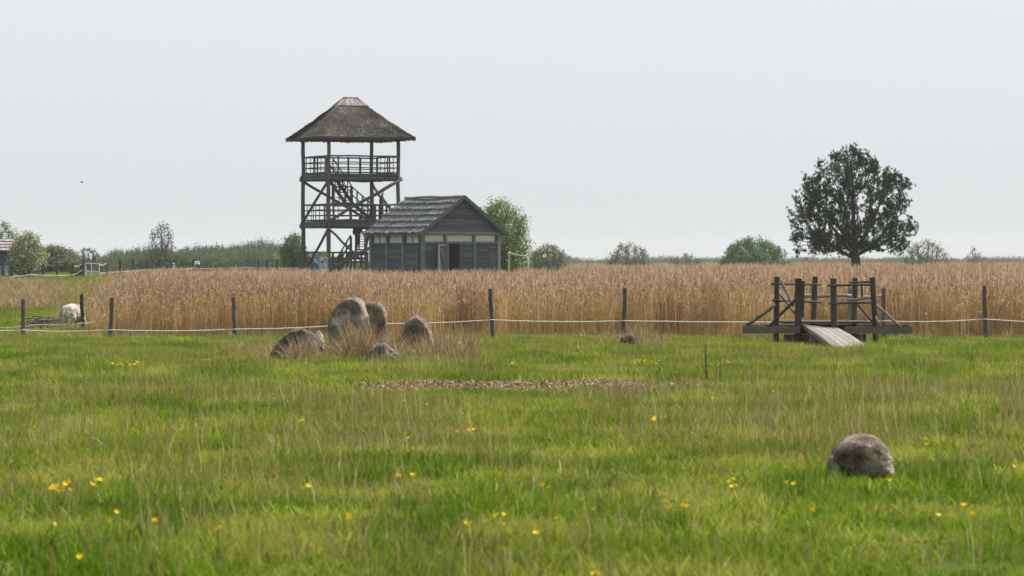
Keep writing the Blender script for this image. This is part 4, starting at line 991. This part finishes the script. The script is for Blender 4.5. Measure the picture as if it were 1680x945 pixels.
for i in range(12):       # deck planks run left to right, laid one behind the other
    D = 91.0 + i * .2; z = .525 + random.uniform(-.004, .004); x0 = (1284 - 840) / FP * 91 + random.uniform(-.04, .04); x1 = (1429 - 840) / FP * 91 + random.uniform(-.04, .04)
    m = MB(); m.beam((x0, D, z), (x1, D, z), .185, .05, jit=.005); m.build('deck_plank', M['logdark' if i < 2 else 'beam'], PF)
# ramp
ramp = empty('ramp', at(1340, 532, 91), None, None); ramp.parent = PF; ramp.matrix_parent_inverse = pinv(PF)
for kk in ('label', 'category'):
    if kk in ramp: del ramp[kk]
for i in range(5):
    t0, t1 = i / 5, (i + 1) / 5
    a0, a1 = at(1317 + 48 * t0, 531.8, 91.1 + 1.0 * t0), at(1317 + 48 * t1, 531.8, 91.1 + 1.0 * t1); b0, b1 = at(1374 + 56 * t0, 572.5 - 1.5 * t0, 84.8 + .8 * t0), at(1374 + 56 * t1, 572.5 - 1.5 * t1, 84.8 + .8 * t1)
    c0, c1 = (a0 + b0) / 2 + Vector((0, 0, .02)), (a1 + b1) / 2 + Vector((0, 0, .02)); g = .04
    V = [a0.lerp(a1, g), a0.lerp(a1, 1 - g), c0.lerp(c1, g), c0.lerp(c1, 1 - g), b0.lerp(b1, g), b0.lerp(b1, 1 - g)]
    lo = [v - Vector((0, 0, .045)) for v in V]; m = MB()
    m.add(V + lo, [(0, 2, 3, 1), (2, 4, 5, 3), (6, 7, 9, 8), (8, 9, 11, 10), (0, 6, 8, 2), (2, 8, 10, 4), (1, 3, 9, 7), (3, 5, 11, 9), (4, 10, 11, 5), (0, 1, 7, 6)], random.random()); m.build('ramp_plank', M['rampwood'], PF)
bpy.data.objects.remove(ramp)
m = MB(); m.beam(at(1318, 535.5, 91.0), at(1373, 575.5, 84.9), .05, .10, jit=.003); m.build('ramp_stringer', M['beam'], PF)
m = MB(); m.beam(at(1362, 535.5, 92.0), at(1426, 574.5, 85.7), .05, .10, jit=.003); m.build('ramp_stringer', M['beam'], PF)

# ------------------------------------------------------------------ boulders and stones
def boulder(name, label, px0, px1, ytop, D, mt, depth=None, seed=0, peak=.5, flat=0, cat='boulder', sink=.12, prof=None, rough=.10, cut=None, ex=2.6, fct=True):
    """prof: list of (t, h) outline heights 0..1 over the width"""
    x0, x1 = (px0 - 840) / FP * D, (px1 - 840) / FP * D; W = x1 - x0; g = gz((x0 + x1) / 2, D); H = at(0, ytop, D).z - g; dp = (depth or W * .8)
    import bmesh
    fr = random.Random(seed * 7 + 1); fac = [(Vector((fr.gauss(0, 1), fr.gauss(0, 1), fr.gauss(0, .8))).normalized(), fr.uniform(.9, 1.06)) for _ in range(10 if fct else 0)]
    bm = bmesh.new(); bmesh.ops.create_icosphere(bm, subdivisions=5, radius=1)
    for v in bm.verts:
        n = v.co.normalized()
        k = 1 / ((abs(n.x) ** ex + abs(n.y) ** ex + abs(n.z) ** ex) ** (1 / ex)); p = n * k
        q = Vector((n.x, n.y, n.z)) + Vector((seed * 3.1, seed * 1.7, 0))
        d = 1 + rough * (1.4 * noise.noise(q * 1.3) + .7 * noise.noise(q * 2.8) + .25 * noise.noise(q * 7) + .1 * noise.noise(q * 16))
        p *= d
        for (c, cd) in fac:
            e = p.dot(c) - cd
            if e > 0: p -= c * e * .72
        if cut:
            for (cx, cy, cz, cd) in cut:
                c = Vector((cx, cy, cz)).normalized(); e = p.dot(c) - cd
                if e > 0: p -= c * e * .88
        t = min(1, max(0, (p.x + 1) / 2)); zz = (p.z + 1) / 2
        hh = np.interp(t, [a for a, _ in prof], [b for _, b in prof]) if prof else 1
        v.co = Vector((p.x * W / 2, p.y * dp / 2, -sink * H + zz * H * (1 + sink) * hh))
    me = bpy.data.meshes.new(name); bm.to_mesh(me); bm.free(); me.materials.append(M[mt]); me.polygons.foreach_set('use_smooth', [True] * len(me.polygons))
    o = bpy.data.objects.new(name, me); COL.objects.link(o); o.location = ((x0 + x1) / 2, D, g); return tag(o, label, cat)
boulder('boulder', 'low slanting brown grey boulder, leftmost of the boulder group', 440, 531, 536, 75, 'rockred', seed=1, prof=[(0, .38), (.2, .66), (.45, .93), (.62, 1), (.8, .94), (.95, .75), (1, .6)], cut=[(-.5, -1, .15, .72)], ex=3.6)
boulder('boulder', 'biggest rounded boulder standing upright in the middle of the group', 540, 612, 492, 79, 'rockmoss', seed=2, depth=1.0, prof=[(0, .78), (.2, .94), (.4, 1), (.9, .98), (1, .94)], cut=[(-.3, -1, .1, .8)], rough=.07, ex=5)
boulder('boulder', 'tall ribbed brown boulder leaning on the right side of the biggest one', 590, 634, 494, 79.3, 'rockred', seed=3, depth=.8, prof=[(0, .94), (.4, 1), (.8, .97), (1, .9)], rough=.07, ex=6, fct=False)
boulder('boulder', 'reddish peaked boulder at the right of the group', 652, 712, 519, 79.5, 'rockred', seed=4, prof=[(0, .6), (.2, .86), (.5, 1), (.72, .94), (.9, .75), (1, .6)], cut=[(.3, -1, -.1, .62)], rough=.09, ex=4.5)
boulder('boulder', 'small dark mossy boulder low in front of the dry grass', 601, 651, 561, 73.5, 'rockmoss', seed=5, rough=.13, prof=[(0, .6), (.35, .95), (.6, 1), (1, .7)])
boulder('stone', 'small pale stone behind the leftmost boulder', 512, 532, 544, 77, 'palestone', seed=6, cat='stone')
boulder('stone', 'flat pale stone at the foot of the leftmost boulder', 464, 495, 595.5, 73.3, 'palestone', seed=7, cat='stone', sink=.5, prof=[(0, .6), (.3, 1), (1, .5)])
boulder('stone', 'flat grey slab lying before the biggest boulder', 526, 577, 591, 73.0, 'rock', seed=8, cat='stone', sink=.4, prof=[(0, .6), (.4, 1), (1, .7)])
boulder('stone', 'rusty brown stone between the small mossy boulder and the peaked one', 659, 683, 574, 75.5, 'rockred', seed=9, cat='stone')
boulder('boulder', 'lone round grey boulder in the foreground grass at right', 1358, 1469, 713, 34.9, 'rock', fct=False, seed=14, depth=.62, prof=[(0, .62), (.12, .82), (.3, .95), (.5, 1), (.7, .96), (.88, .84), (1, .66)], cut=[(-.45, -1, -.75, .56)], rough=.07, sink=.12, ex=2.9)
boulder('boulder', 'small dark lump of stone against the left flank of the lone grey boulder', 1356, 1380, 748, 34.8, 'rockmoss', fct=False, seed=15, depth=.25, rough=.1, ex=2.2)
# turf clods
for px0, px1, yt, D, lb, ct in ((1018, 1052, 551, 88, 'dark brown turf clod beside the fence post in the middle', 'clod'), (96, 128, 640, 57, 'small dark clod with dead grass in the left meadow', 'clod'), (312, 336, 578, 82, 'dark mound of dead twigs left of the boulder group', 'clod'), (1130, 1160, 566, 88, 'low dark clod left of the timber platform', 'clod')):
    boulder('turf_clod', lb, px0, px1, yt, D, 'earth', seed=int(px0) % 17, rough=.3, cat=ct, sink=.4)

# ------------------------------------------------------------------ strip of dead reed mulch
random.seed(15); m = MB()
def strip_h(u, D):
    c = 59.6 - .8 * sm(1050, 1190, u); hwid = 1.9 * (.35 + .65 * min(1, max(0, (u - 580) / 120))) * (1 - .6 * sm(1030, 1080, u)) + .8 * noise.noise((u * .03, 0, 1)) + .5 * noise.noise((u * .11, 4, 1))
    if 1085 < u < 1185: hwid = 1.7 + .8 * noise.noise((u * .06, 2, 1))
    k = 1 - abs(D - c) / max(.2, hwid)
    return k
n = 0
while n < 11500:
    u = random.uniform(575, 1190); D = random.uniform(56, 65); k = strip_h(u, D)
    if k <= 0 or random.random() > .15 + k * 1.5: continue
    x = (u - 840) / FP * D; z = .03 + .07 * min(1, k * 1.6) * random.random() ** .5 * (1 + .5 * noise.noise((x, D, 0))); L = random.uniform(.02, .075); a = random.uniform(0, 6.28); e = random.uniform(-.5, .7)
    d = Vector((math.cos(a) * math.cos(e), math.sin(a) * math.cos(e), math.sin(e))) * L; s = Vector((-math.sin(a), math.cos(a), random.uniform(-.6, .6))) * random.uniform(.004, .011); p = Vector((x, D, z))
    m.add([p - s, p + s, p + s + d, p - s + d], [(0, 1, 2, 3)], random.random()); n += 1
tag(m.build('reed_mulch', M['chips']), 'long low strip of reddish dead reed litter across the meadow', 'mulch', kind='stuff')
m = MB(); vs = []; nu, nd = 60, 8
for i in range(nu + 1):
    for j in range(nd + 1):
        u = 575 + 620 * i / nu; D = 56.5 + 8 * j / nd; x = (u - 840) / FP * D; k = strip_h(u, D); vs.append((x, D, gz(x, D) + (-.05 if k <= 0 else .015 + .03 * min(1, k * 1.6))))
m.add(vs, [(i * (nd + 1) + j, i * (nd + 1) + j + 1, (i + 1) * (nd + 1) + j + 1, (i + 1) * (nd + 1) + j) for i in range(nu) for j in range(nd)], .3)
tag(m.build('mulch_bank', M['chips'], smooth=True), kind='structure')
# bare stems at its right end, white stick, fallen stalks
bs = empty('thorn_stems', gpt(1166, 59.5), 'thin dark bare twigs standing at the right end of the litter strip', 'twigs')
for a, b in (((1160, 622), (1156, 562)), ((1160, 622), (1150, 595)), ((1177, 641), (1175, 592)), ((1178, 641), (1181, 585)), ((1161, 620), (1157, 540))):
    m = MB(); m.log(at(*a, 60), at(*b, 60), .009, .003, 5, 6, .02); m.build('twig', M['pinebark'], bs)
m = MB(); m.log(at(1150, 629, 60), at(1156.5, 620, 60), .012, .008, 6, 3, .003); tag(m.build('stick', M['palestone']), 'short white stick poking from the right end of the litter strip', 'stick')
m = MB(); m.log(at(635, 738, 41), at(680, 712, 42), .007, .004, 5, 6, .02); m.log(at(655, 724, 41), at(672, 717, 41.4), .004, .003, 5, 3, .02); tag(m.build('fallen_stalk', M['straw']), 'pale fallen stalk lying slanted in the grass left of centre', 'stalk')
m = MB(); m.log(at(765, 735, 41), at(780, 716, 41), .008, .004, 5, 4, .02); tag(m.build('fallen_stalk', M['straw']), 'shorter pale stalk leaning in the grass near the centre', 'stalk')
m = MB(); m.log(at(873, 808, 33), at(875, 782, 33), .012, .009, 6, 4, .004); tag(m.build('reed_stub', M['palestone']), 'pale upright reed stub in the foreground grass near the centre', 'stalk')
m = MB()
for i in range(14): a = random.uniform(-.5, .5); m.log(at(990 + i * 3, 560, 94) + Vector((0, a, .02)), at(984 + i * 5 + random.uniform(-8, 8), 553 - random.uniform(0, 9), 94) + Vector((0, a, 0)), .008, .004, 4, 3, .02)
tag(m.build('dead_weeds', M['straw']), 'tangle of dead weeds left of the turf clod by the fence', 'weeds')
# brush pile left of the sheep
m = MB()
for i in range(60):
    x = random.uniform(55, 101); d = 108 + random.uniform(-.5, .5); z = .15 + random.random() ** 2 * .28 * (1 if x < 80 else .6); p = at(x, 540, d); p.z = z; a = random.uniform(-.25, .25); L = random.uniform(.3, .8)
    m.log(p - Vector((L / 2, random.uniform(-.3, .3), a * L / 2)), p + Vector((L / 2, random.uniform(-.3, .3), a * L / 2)), random.uniform(.01, .035), .008, 5, 3, .03)
tag(m.build('brush_pile', M['bark']), 'low grey pile of dead branches left of the sheep', 'brush pile')

# ------------------------------------------------------------------ marsh marigolds and other flowers
random.seed(16)
def blossommesh():
    m = MB(); n = 5
    for k in range(n):
        a = 2 * math.pi * k / n; c, s = math.cos(a), math.sin(a); t = Vector((-s, c, 0)) * .013; r = Vector((c, s, 0))
        m.add([r * .003, r * .014 + t + Vector((0, 0, .006)), r * .026 + Vector((0, 0, .013)), r * .014 - t + Vector((0, 0, .006))], [(0, 1, 2, 3)], random.random())
    m.add([Vector((.006 * math.cos(a), .006 * math.sin(a), .006)) for a in (0, 1.57, 3.14, 4.71)] + [Vector((0, 0, .013))], [(0, 1, 4), (1, 2, 4), (2, 3, 4), (3, 0, 4)], .1)
    return m.mesh('blossom', [M['petal']])
BM = blossommesh()
def folmesh(seed):
    random.seed(seed); m = MB()
    for k in range(9):
        a = random.uniform(0, 6.28); h = random.uniform(.08, .2); r = random.uniform(.02, .08); c = Vector((math.cos(a) * r, math.sin(a) * r, h)); m.tube([Vector((0, 0, 0)), c * .6, c], [.003, .0025, .002], 3, cap=False)
        q = [c + Vector((math.cos(b) * .024, math.sin(b) * .02, .008 * math.sin(2 * b))) for b in [i * 1.047 for i in range(6)]]; m.add(q, [(0, 1, 2, 3, 4, 5)], random.random())
    return m.mesh('foliage', [M['herb']])
FM = [folmesh(s) for s in (1, 2, 3)]
def marigold(px, py, n, spread, label, group=None, name='marsh_marigold', h=.27, sc=1.0):
    D = FP * (CAMZ - h) / (py - HY); g = gpt(px, D); root = empty(name, g, label, 'flower', group)
    f = bpy.data.objects.new('foliage', random.choice(FM)); COL.objects.link(f); f.parent = root; f.scale = (.7 + spread * 4, .7 + spread * 4, .75); f.rotation_euler = (0, 0, random.uniform(0, 6))
    for k in range(n):
        b = bpy.data.objects.new('blossom', BM); COL.objects.link(b); b.parent = root
        b.location = (random.uniform(-spread, spread), random.uniform(-spread, spread) * .8, h + random.uniform(-.035, .04)); s = random.uniform(.65, .98) * sc; b.scale = (s, s, s); b.rotation_euler = (random.uniform(.2, 1.0), random.uniform(-.6, .6), random.uniform(0, 6))
marigold(78, 799, 6, .05, 'small yellow marigold cluster left of the largest one in the left foreground')
marigold(98, 801, 15, .075, 'largest and densest cluster of orange yellow marigolds in the left foreground')
marigold(159, 794, 5, .05, 'small yellow cluster just right of the largest marigold cluster')
marigold(198, 597, 14, .28, 'long row of yellow marigolds in the meadow left of the boulders')
marigold(228, 594, 8, .16, 'right part of the yellow marigold row left of the boulders')
marigold(339, 589, 5, .08, 'little yellow group beside the dark twig mound')
marigold(1080, 688, 7, .11, 'orange yellow marigolds in front of the right end of the litter strip')
marigold(764, 702, 5, .10, 'three yellow blossoms in a row in the middle of the meadow')
marigold(655, 784, 3, .03, 'pair of yellow marigolds, taller and left of centre in the foreground')
marigold(682, 788, 3, .03, 'yellow marigolds just right of the taller pair left of centre')
marigold(848, 597, 6, .14, 'yellow flowers in the far grass right of the boulder group')
marigold(1070, 594, 9, .3, 'yellow flowers in the far grass beyond the right half of the litter strip')
marigold(1040, 598, 5, .2, 'yellow flowers right below the turf clod in the far grass')
GRP = 'yellow marigolds scattered singly in the meadow grass'
singles = [(508, 796), (577, 850), (357, 860), (95, 858), (185, 848), (140, 912), (258, 850), (796, 857), (815, 853), (831, 853), (885, 804), (895, 806), (962, 824), (968, 829), (1080, 808), (1090, 825), (1097, 828), (1124, 825), (1124, 836), (1200, 797), (1208, 795), (1298, 790), (1460, 785),
           (1330, 832), (1585, 832), (1600, 850), (916, 851), (880, 870), (978, 938), (498, 688), (1640, 684), (1665, 758), (1518, 722), (1316, 748), (1539, 842), (770, 850), (300, 700), (45, 560), (862, 600), (940, 598), (950, 600), (985, 601), (800, 596), (1500, 640), (1400, 642), (1270, 642), (1330, 640), (1600, 640), (1180, 600), (1195, 596), (880, 660), (660, 655), (700, 662), (432, 644), (452, 645), (1212, 624), (1550, 642), (1171, 658), (60, 700), (400, 596), (268, 600)]
for px, py in singles: marigold(px + random.uniform(-2, 2), py, random.choice((1, 1, 2, 2)), .03, 'small yellow marigold blooming alone in the meadow grass', GRP, sc=1.0 if py > 700 else .85)

# ------------------------------------------------------------------ figures
def skinmesh(verts, edges, radii, name, subs=2, root=0):
    me = bpy.data.meshes.new(name); me.from_pydata(verts, edges, []); o = bpy.data.objects.new(name, me); COL.objects.link(o)
    sk = o.modifiers.new('skin', 'SKIN'); sk.use_smooth_shade = True
    if not me.skin_vertices: me.skin_vertices.new()
    for i, r in enumerate(radii):
        v = me.skin_vertices[0].data[i]; v.radius = r if isinstance(r, tuple) else (r, r); v.use_root = i == root
    sb = o.modifiers.new('sub', 'SUBSURF'); sb.levels = subs; sb.render_levels = subs
    dg = bpy.context.evaluated_depsgraph_get(); dg.update(); ev = o.evaluated_get(dg); out = bpy.data.meshes.new_from_object(ev); bpy.data.objects.remove(o); out.name = name; return out
def person(loc, rz, label, top, legs='trous', hair='hair', lean=0, elbow=.3, cap=None, backpack=False):
    H = 1.72; root = empty('person', loc, label, 'person', rz=rz)
    V = [(0, 0, .93), (0, .01, 1.08), (0, .0, 1.28), (0, .01, 1.42), (0, .0, 1.50), (0, -.015, 1.58), (0, -.01, 1.67)]; Rr = [(.15, .11), (.135, .10), (.165, .11), (.13, .09), (.052, .055), (.072, .085), (.062, .075)]
    E = [(i, i + 1) for i in range(6)]
    for s in (-1, 1):
        b = len(V); V += [(s * .19, 0, 1.40), (s * .235, .02, 1.13), (s * .22, -.14 - elbow * .3, .92 + elbow * .3), (s * .215, -.20 - elbow * .3, .90 + elbow * .32)]; Rr += [.06, .045, .033, (.038, .02)]; E += [(3, b), (b, b + 1), (b + 1, b + 2), (b + 2, b + 3)]
        b = len(V); V += [(s * .095, 0, .82), (s * .10, -.02 * s, .48), (s * .10, .01, .10), (s * .105, -.13, .045)]; Rr += [.085, .062, .045, (.045, .03)]; E += [(0, b), (b, b + 1), (b + 1, b + 2), (b + 2, b + 3)]
    V = [(x, y - lean * max(0, z - .9), z) for x, y, z in V]
    me = skinmesh(V, E, Rr, 'body'); b = me
    for mm in (M['skin'], M[top], M[legs]): b.materials.append(mm)
    hand = [Vector(V[10]), Vector(V[18])]
    for p in me.polygons:
        c = p.center; k = 2 if c.z < .95 and abs(c.x) < .19 and c.y > -.17 else (0 if c.z > 1.50 or min((c - h).length for h in hand) < .09 else 1); p.material_index = k
    # fingers and thumb rooted in each palm, a nose and ears on the head
    m = MB()
    for h in hand:
        s = 1 if h.x > 0 else -1
        for k in range(4): f0 = h + Vector((s * (-.024 + .016 * k), -.02, 0)); m.tube([f0, f0 + Vector((0, -.045, -.005)), f0 + Vector((0, -.06 - .006 * (k in (1, 2)), -.03))], [.009, .008, .006], 5)
        f0 = h + Vector((-s * .03, 0, 0)); m.tube([f0, f0 + Vector((-s * .022, -.03, -.01)), f0 + Vector((-s * .018, -.05, -.015))], [.011, .009, .007], 5)
    hd2 = Vector(V[6]); m.tube([hd2 + Vector((0, -.075, -.03)), hd2 + Vector((0, -.10, -.055))], [.008, .013], 5)
    for s in (-1, 1): m.tube([hd2 + Vector((s * .07, 0, -.03)), hd2 + Vector((s * .078, .01, -.06))], [.012, .01], 5)
    bo = bpy.data.objects.new('body', me); COL.objects.link(bo); bo.parent = root
    e = m.build('fingers_and_face', M['skin']); e.parent = root
    hb = MB(); hv = []
    for i in range(9):
        for j in range(6): th = 6.283 * i / 9; ph = 1.35 * j / 5; hv.append(Vector((.082 * math.cos(th) * math.sin(ph), .012 + .096 * math.sin(th) * math.sin(ph), .095 * math.cos(ph))) + hd2 + Vector((0, .012, .0)))
    hb.add(hv, [(i * 6 + j, ((i + 1) % 9) * 6 + j, ((i + 1) % 9) * 6 + j + 1, i * 6 + j + 1) for i in range(9) for j in range(5)], .4)
    ho = hb.build('cap' if cap else 'hair', M[cap or hair], smooth=True); ho.parent = root; so = ho.modifiers.new('thick', 'SOLIDIFY'); so.thickness = .012; so.offset = 1
    if backpack:
        mb = MB(); mb.tube([Vector((0, .2, .98)), Vector((0, .215, 1.1)), Vector((0, .2, 1.3)), Vector((0, .18, 1.4))], [.11, .15, .14, .08], 8); q = mb.build('backpack', M['trous'], smooth=True); q.parent = root
    return root
q = tp(625, f1 + .02, 2.6); person(q, 1.2, 'person in dark clothes standing on the lower deck of the watchtower', 'coat', lean=.12)
q = tp(587, z0 + .03, 1.5); person(q, .9, 'person in dark clothes on the stair landing behind the hut corner', 'coat', lean=.35, backpack=True)
person(gpt(516.5, 196), 2.6, 'person in a blue jacket standing left of the information board', 'blue', backpack=False)
q = gpt(284.5, 190.5); person(q, 2.2, 'person in a green cap and pale blue shirt half hidden behind the reeds', 'paleb', cap='greencap')

# sheep
def sheep():
    D = 106.0; base = gpt(120, D); rz = R(-24)
    root = empty('sheep', base, 'white woolly sheep with brown stains grazing with its rump to the rope fence', 'sheep', rz=rz)
    # local: rump at -y (towards the camera), head at +y, lowered
    mbd = bpy.data.metaballs.new('body'); mbd.resolution = .03; mbd.render_resolution = .03; mbd.threshold = .35; mo = bpy.data.objects.new('body', mbd); COL.objects.link(mo)
    def ell(p, r): e = mbd.elements.new(); e.type = 'ELLIPSOID'; e.co = p; e.radius = 1; e.size_x, e.size_y, e.size_z = [q * 1.38 for q in r]
    for p, r in (((0, -.27, .55), (.235, .24, .22)), ((0, -.10, .56), (.25, .25, .25)), ((0, .12, .55), (.25, .26, .25)), ((0, .30, .50), (.20, .18, .21)), ((0, .43, .38), (.11, .13, .15)), ((0, .54, .22), (.075, .09, .12)), ((0, .60, .11), (.05, .06, .08))): ell(p, r)
    for s in (-1, 1):
        for p, r in (((s * .13, -.30, .40), (.11, .13, .16)), ((s * .135, -.29, .25), (.06, .065, .11)), ((s * .14, -.35, .16), (.04, .045, .10)), ((s * .14, -.34, .05), (.036, .042, .08)), ((s * .12, .28, .33), (.08, .085, .13)), ((s * .12, .27, .17), (.04, .042, .12)), ((s * .12, .28, .05), (.034, .04, .08))): ell(p, r)
    dg = bpy.context.evaluated_depsgraph_get(); dg.update(); me = bpy.data.meshes.new_from_object(mo.evaluated_get(dg)); bpy.data.objects.remove(mo); me.name = 'sheep_body'
    me.polygons.foreach_set('use_smooth', [True] * len(me.polygons)); print('sheep verts', len(me.vertices))
    for v in me.vertices:
        q = v.co; k = .022 if q.z > .28 else .0
        v.co = q + v.normal * k * (noise.noise(q * 9) + .6 * noise.noise(q * 22) + .4)
    me.materials.append(M['wool']); o = bpy.data.objects.new('body', me); COL.objects.link(o); o.parent = root
    m = MB()
    for s in (-1, 1): m.tube([Vector((s * .06, .50, .30)), Vector((s * .11, .50, .30)), Vector((s * .16, .51, .26))], [.015, .028, .006], 6)
    e = m.build('ear', M['wool']); e.parent = root
    m = MB(); m.tube([Vector((0, -.46, .64)), Vector((0, -.52, .52)), Vector((0, -.51, .38))], [.035, .04, .02], 7); t = m.build('tail', M['wool']); t.parent = root
sheep()

# birds far off in the sky
for px, py, D in ((134, 299, 260), (1433, 394, 300)):
    c = at(px, py, D); m = MB(); m.tube([c + Vector((-.13, 0, 0)), c + Vector((-.04, 0, .01)), c + Vector((.06, 0, .01)), c + Vector((.14, 0, -.01))], [.01, .035, .04, .01], 6)
    root = empty('bird', c, 'tiny dark bird %s' % ('high in the sky at far left' if px < 500 else 'just above the pine crown level'), 'bird')
    if px > 500: root['label'] = 'tiny dark bird low in the sky beside the pine'
    m.build('body', M['bird'], root)
    for s in (-1, 1):
        w_ = MB(); w_.add([c + Vector((-.03, 0, .02)), c + Vector((.05, 0, .02)), c + Vector((.02, s * .16, .07)), c + Vector((-.03, s * .28, .04))], [(0, 1, 2, 3)]); wo_ = w_.build('wing', M['bird'], root); so = wo_.modifiers.new('t', 'SOLIDIFY'); so.thickness = .01

# ------------------------------------------------------------------ haze
m = MB(); m.box((0, 1490, 8.5), (3200, 3100, 20)); hm = bpy.data.materials.new('haze'); hm.use_nodes = True; hn = hm.node_tree; hn.nodes.clear()
ho = hn.nodes.new('ShaderNodeOutputMaterial'); pv = hn.nodes.new('ShaderNodeVolumePrincipled'); pv.inputs['Color'].default_value = (.93, .96, 1, 1); pv.inputs['Density'].default_value = .00013
hn.links.new(pv.outputs[0], ho.inputs['Volume']); hz_ = m.build('haze', hm); tag(hz_, kind='stuff')
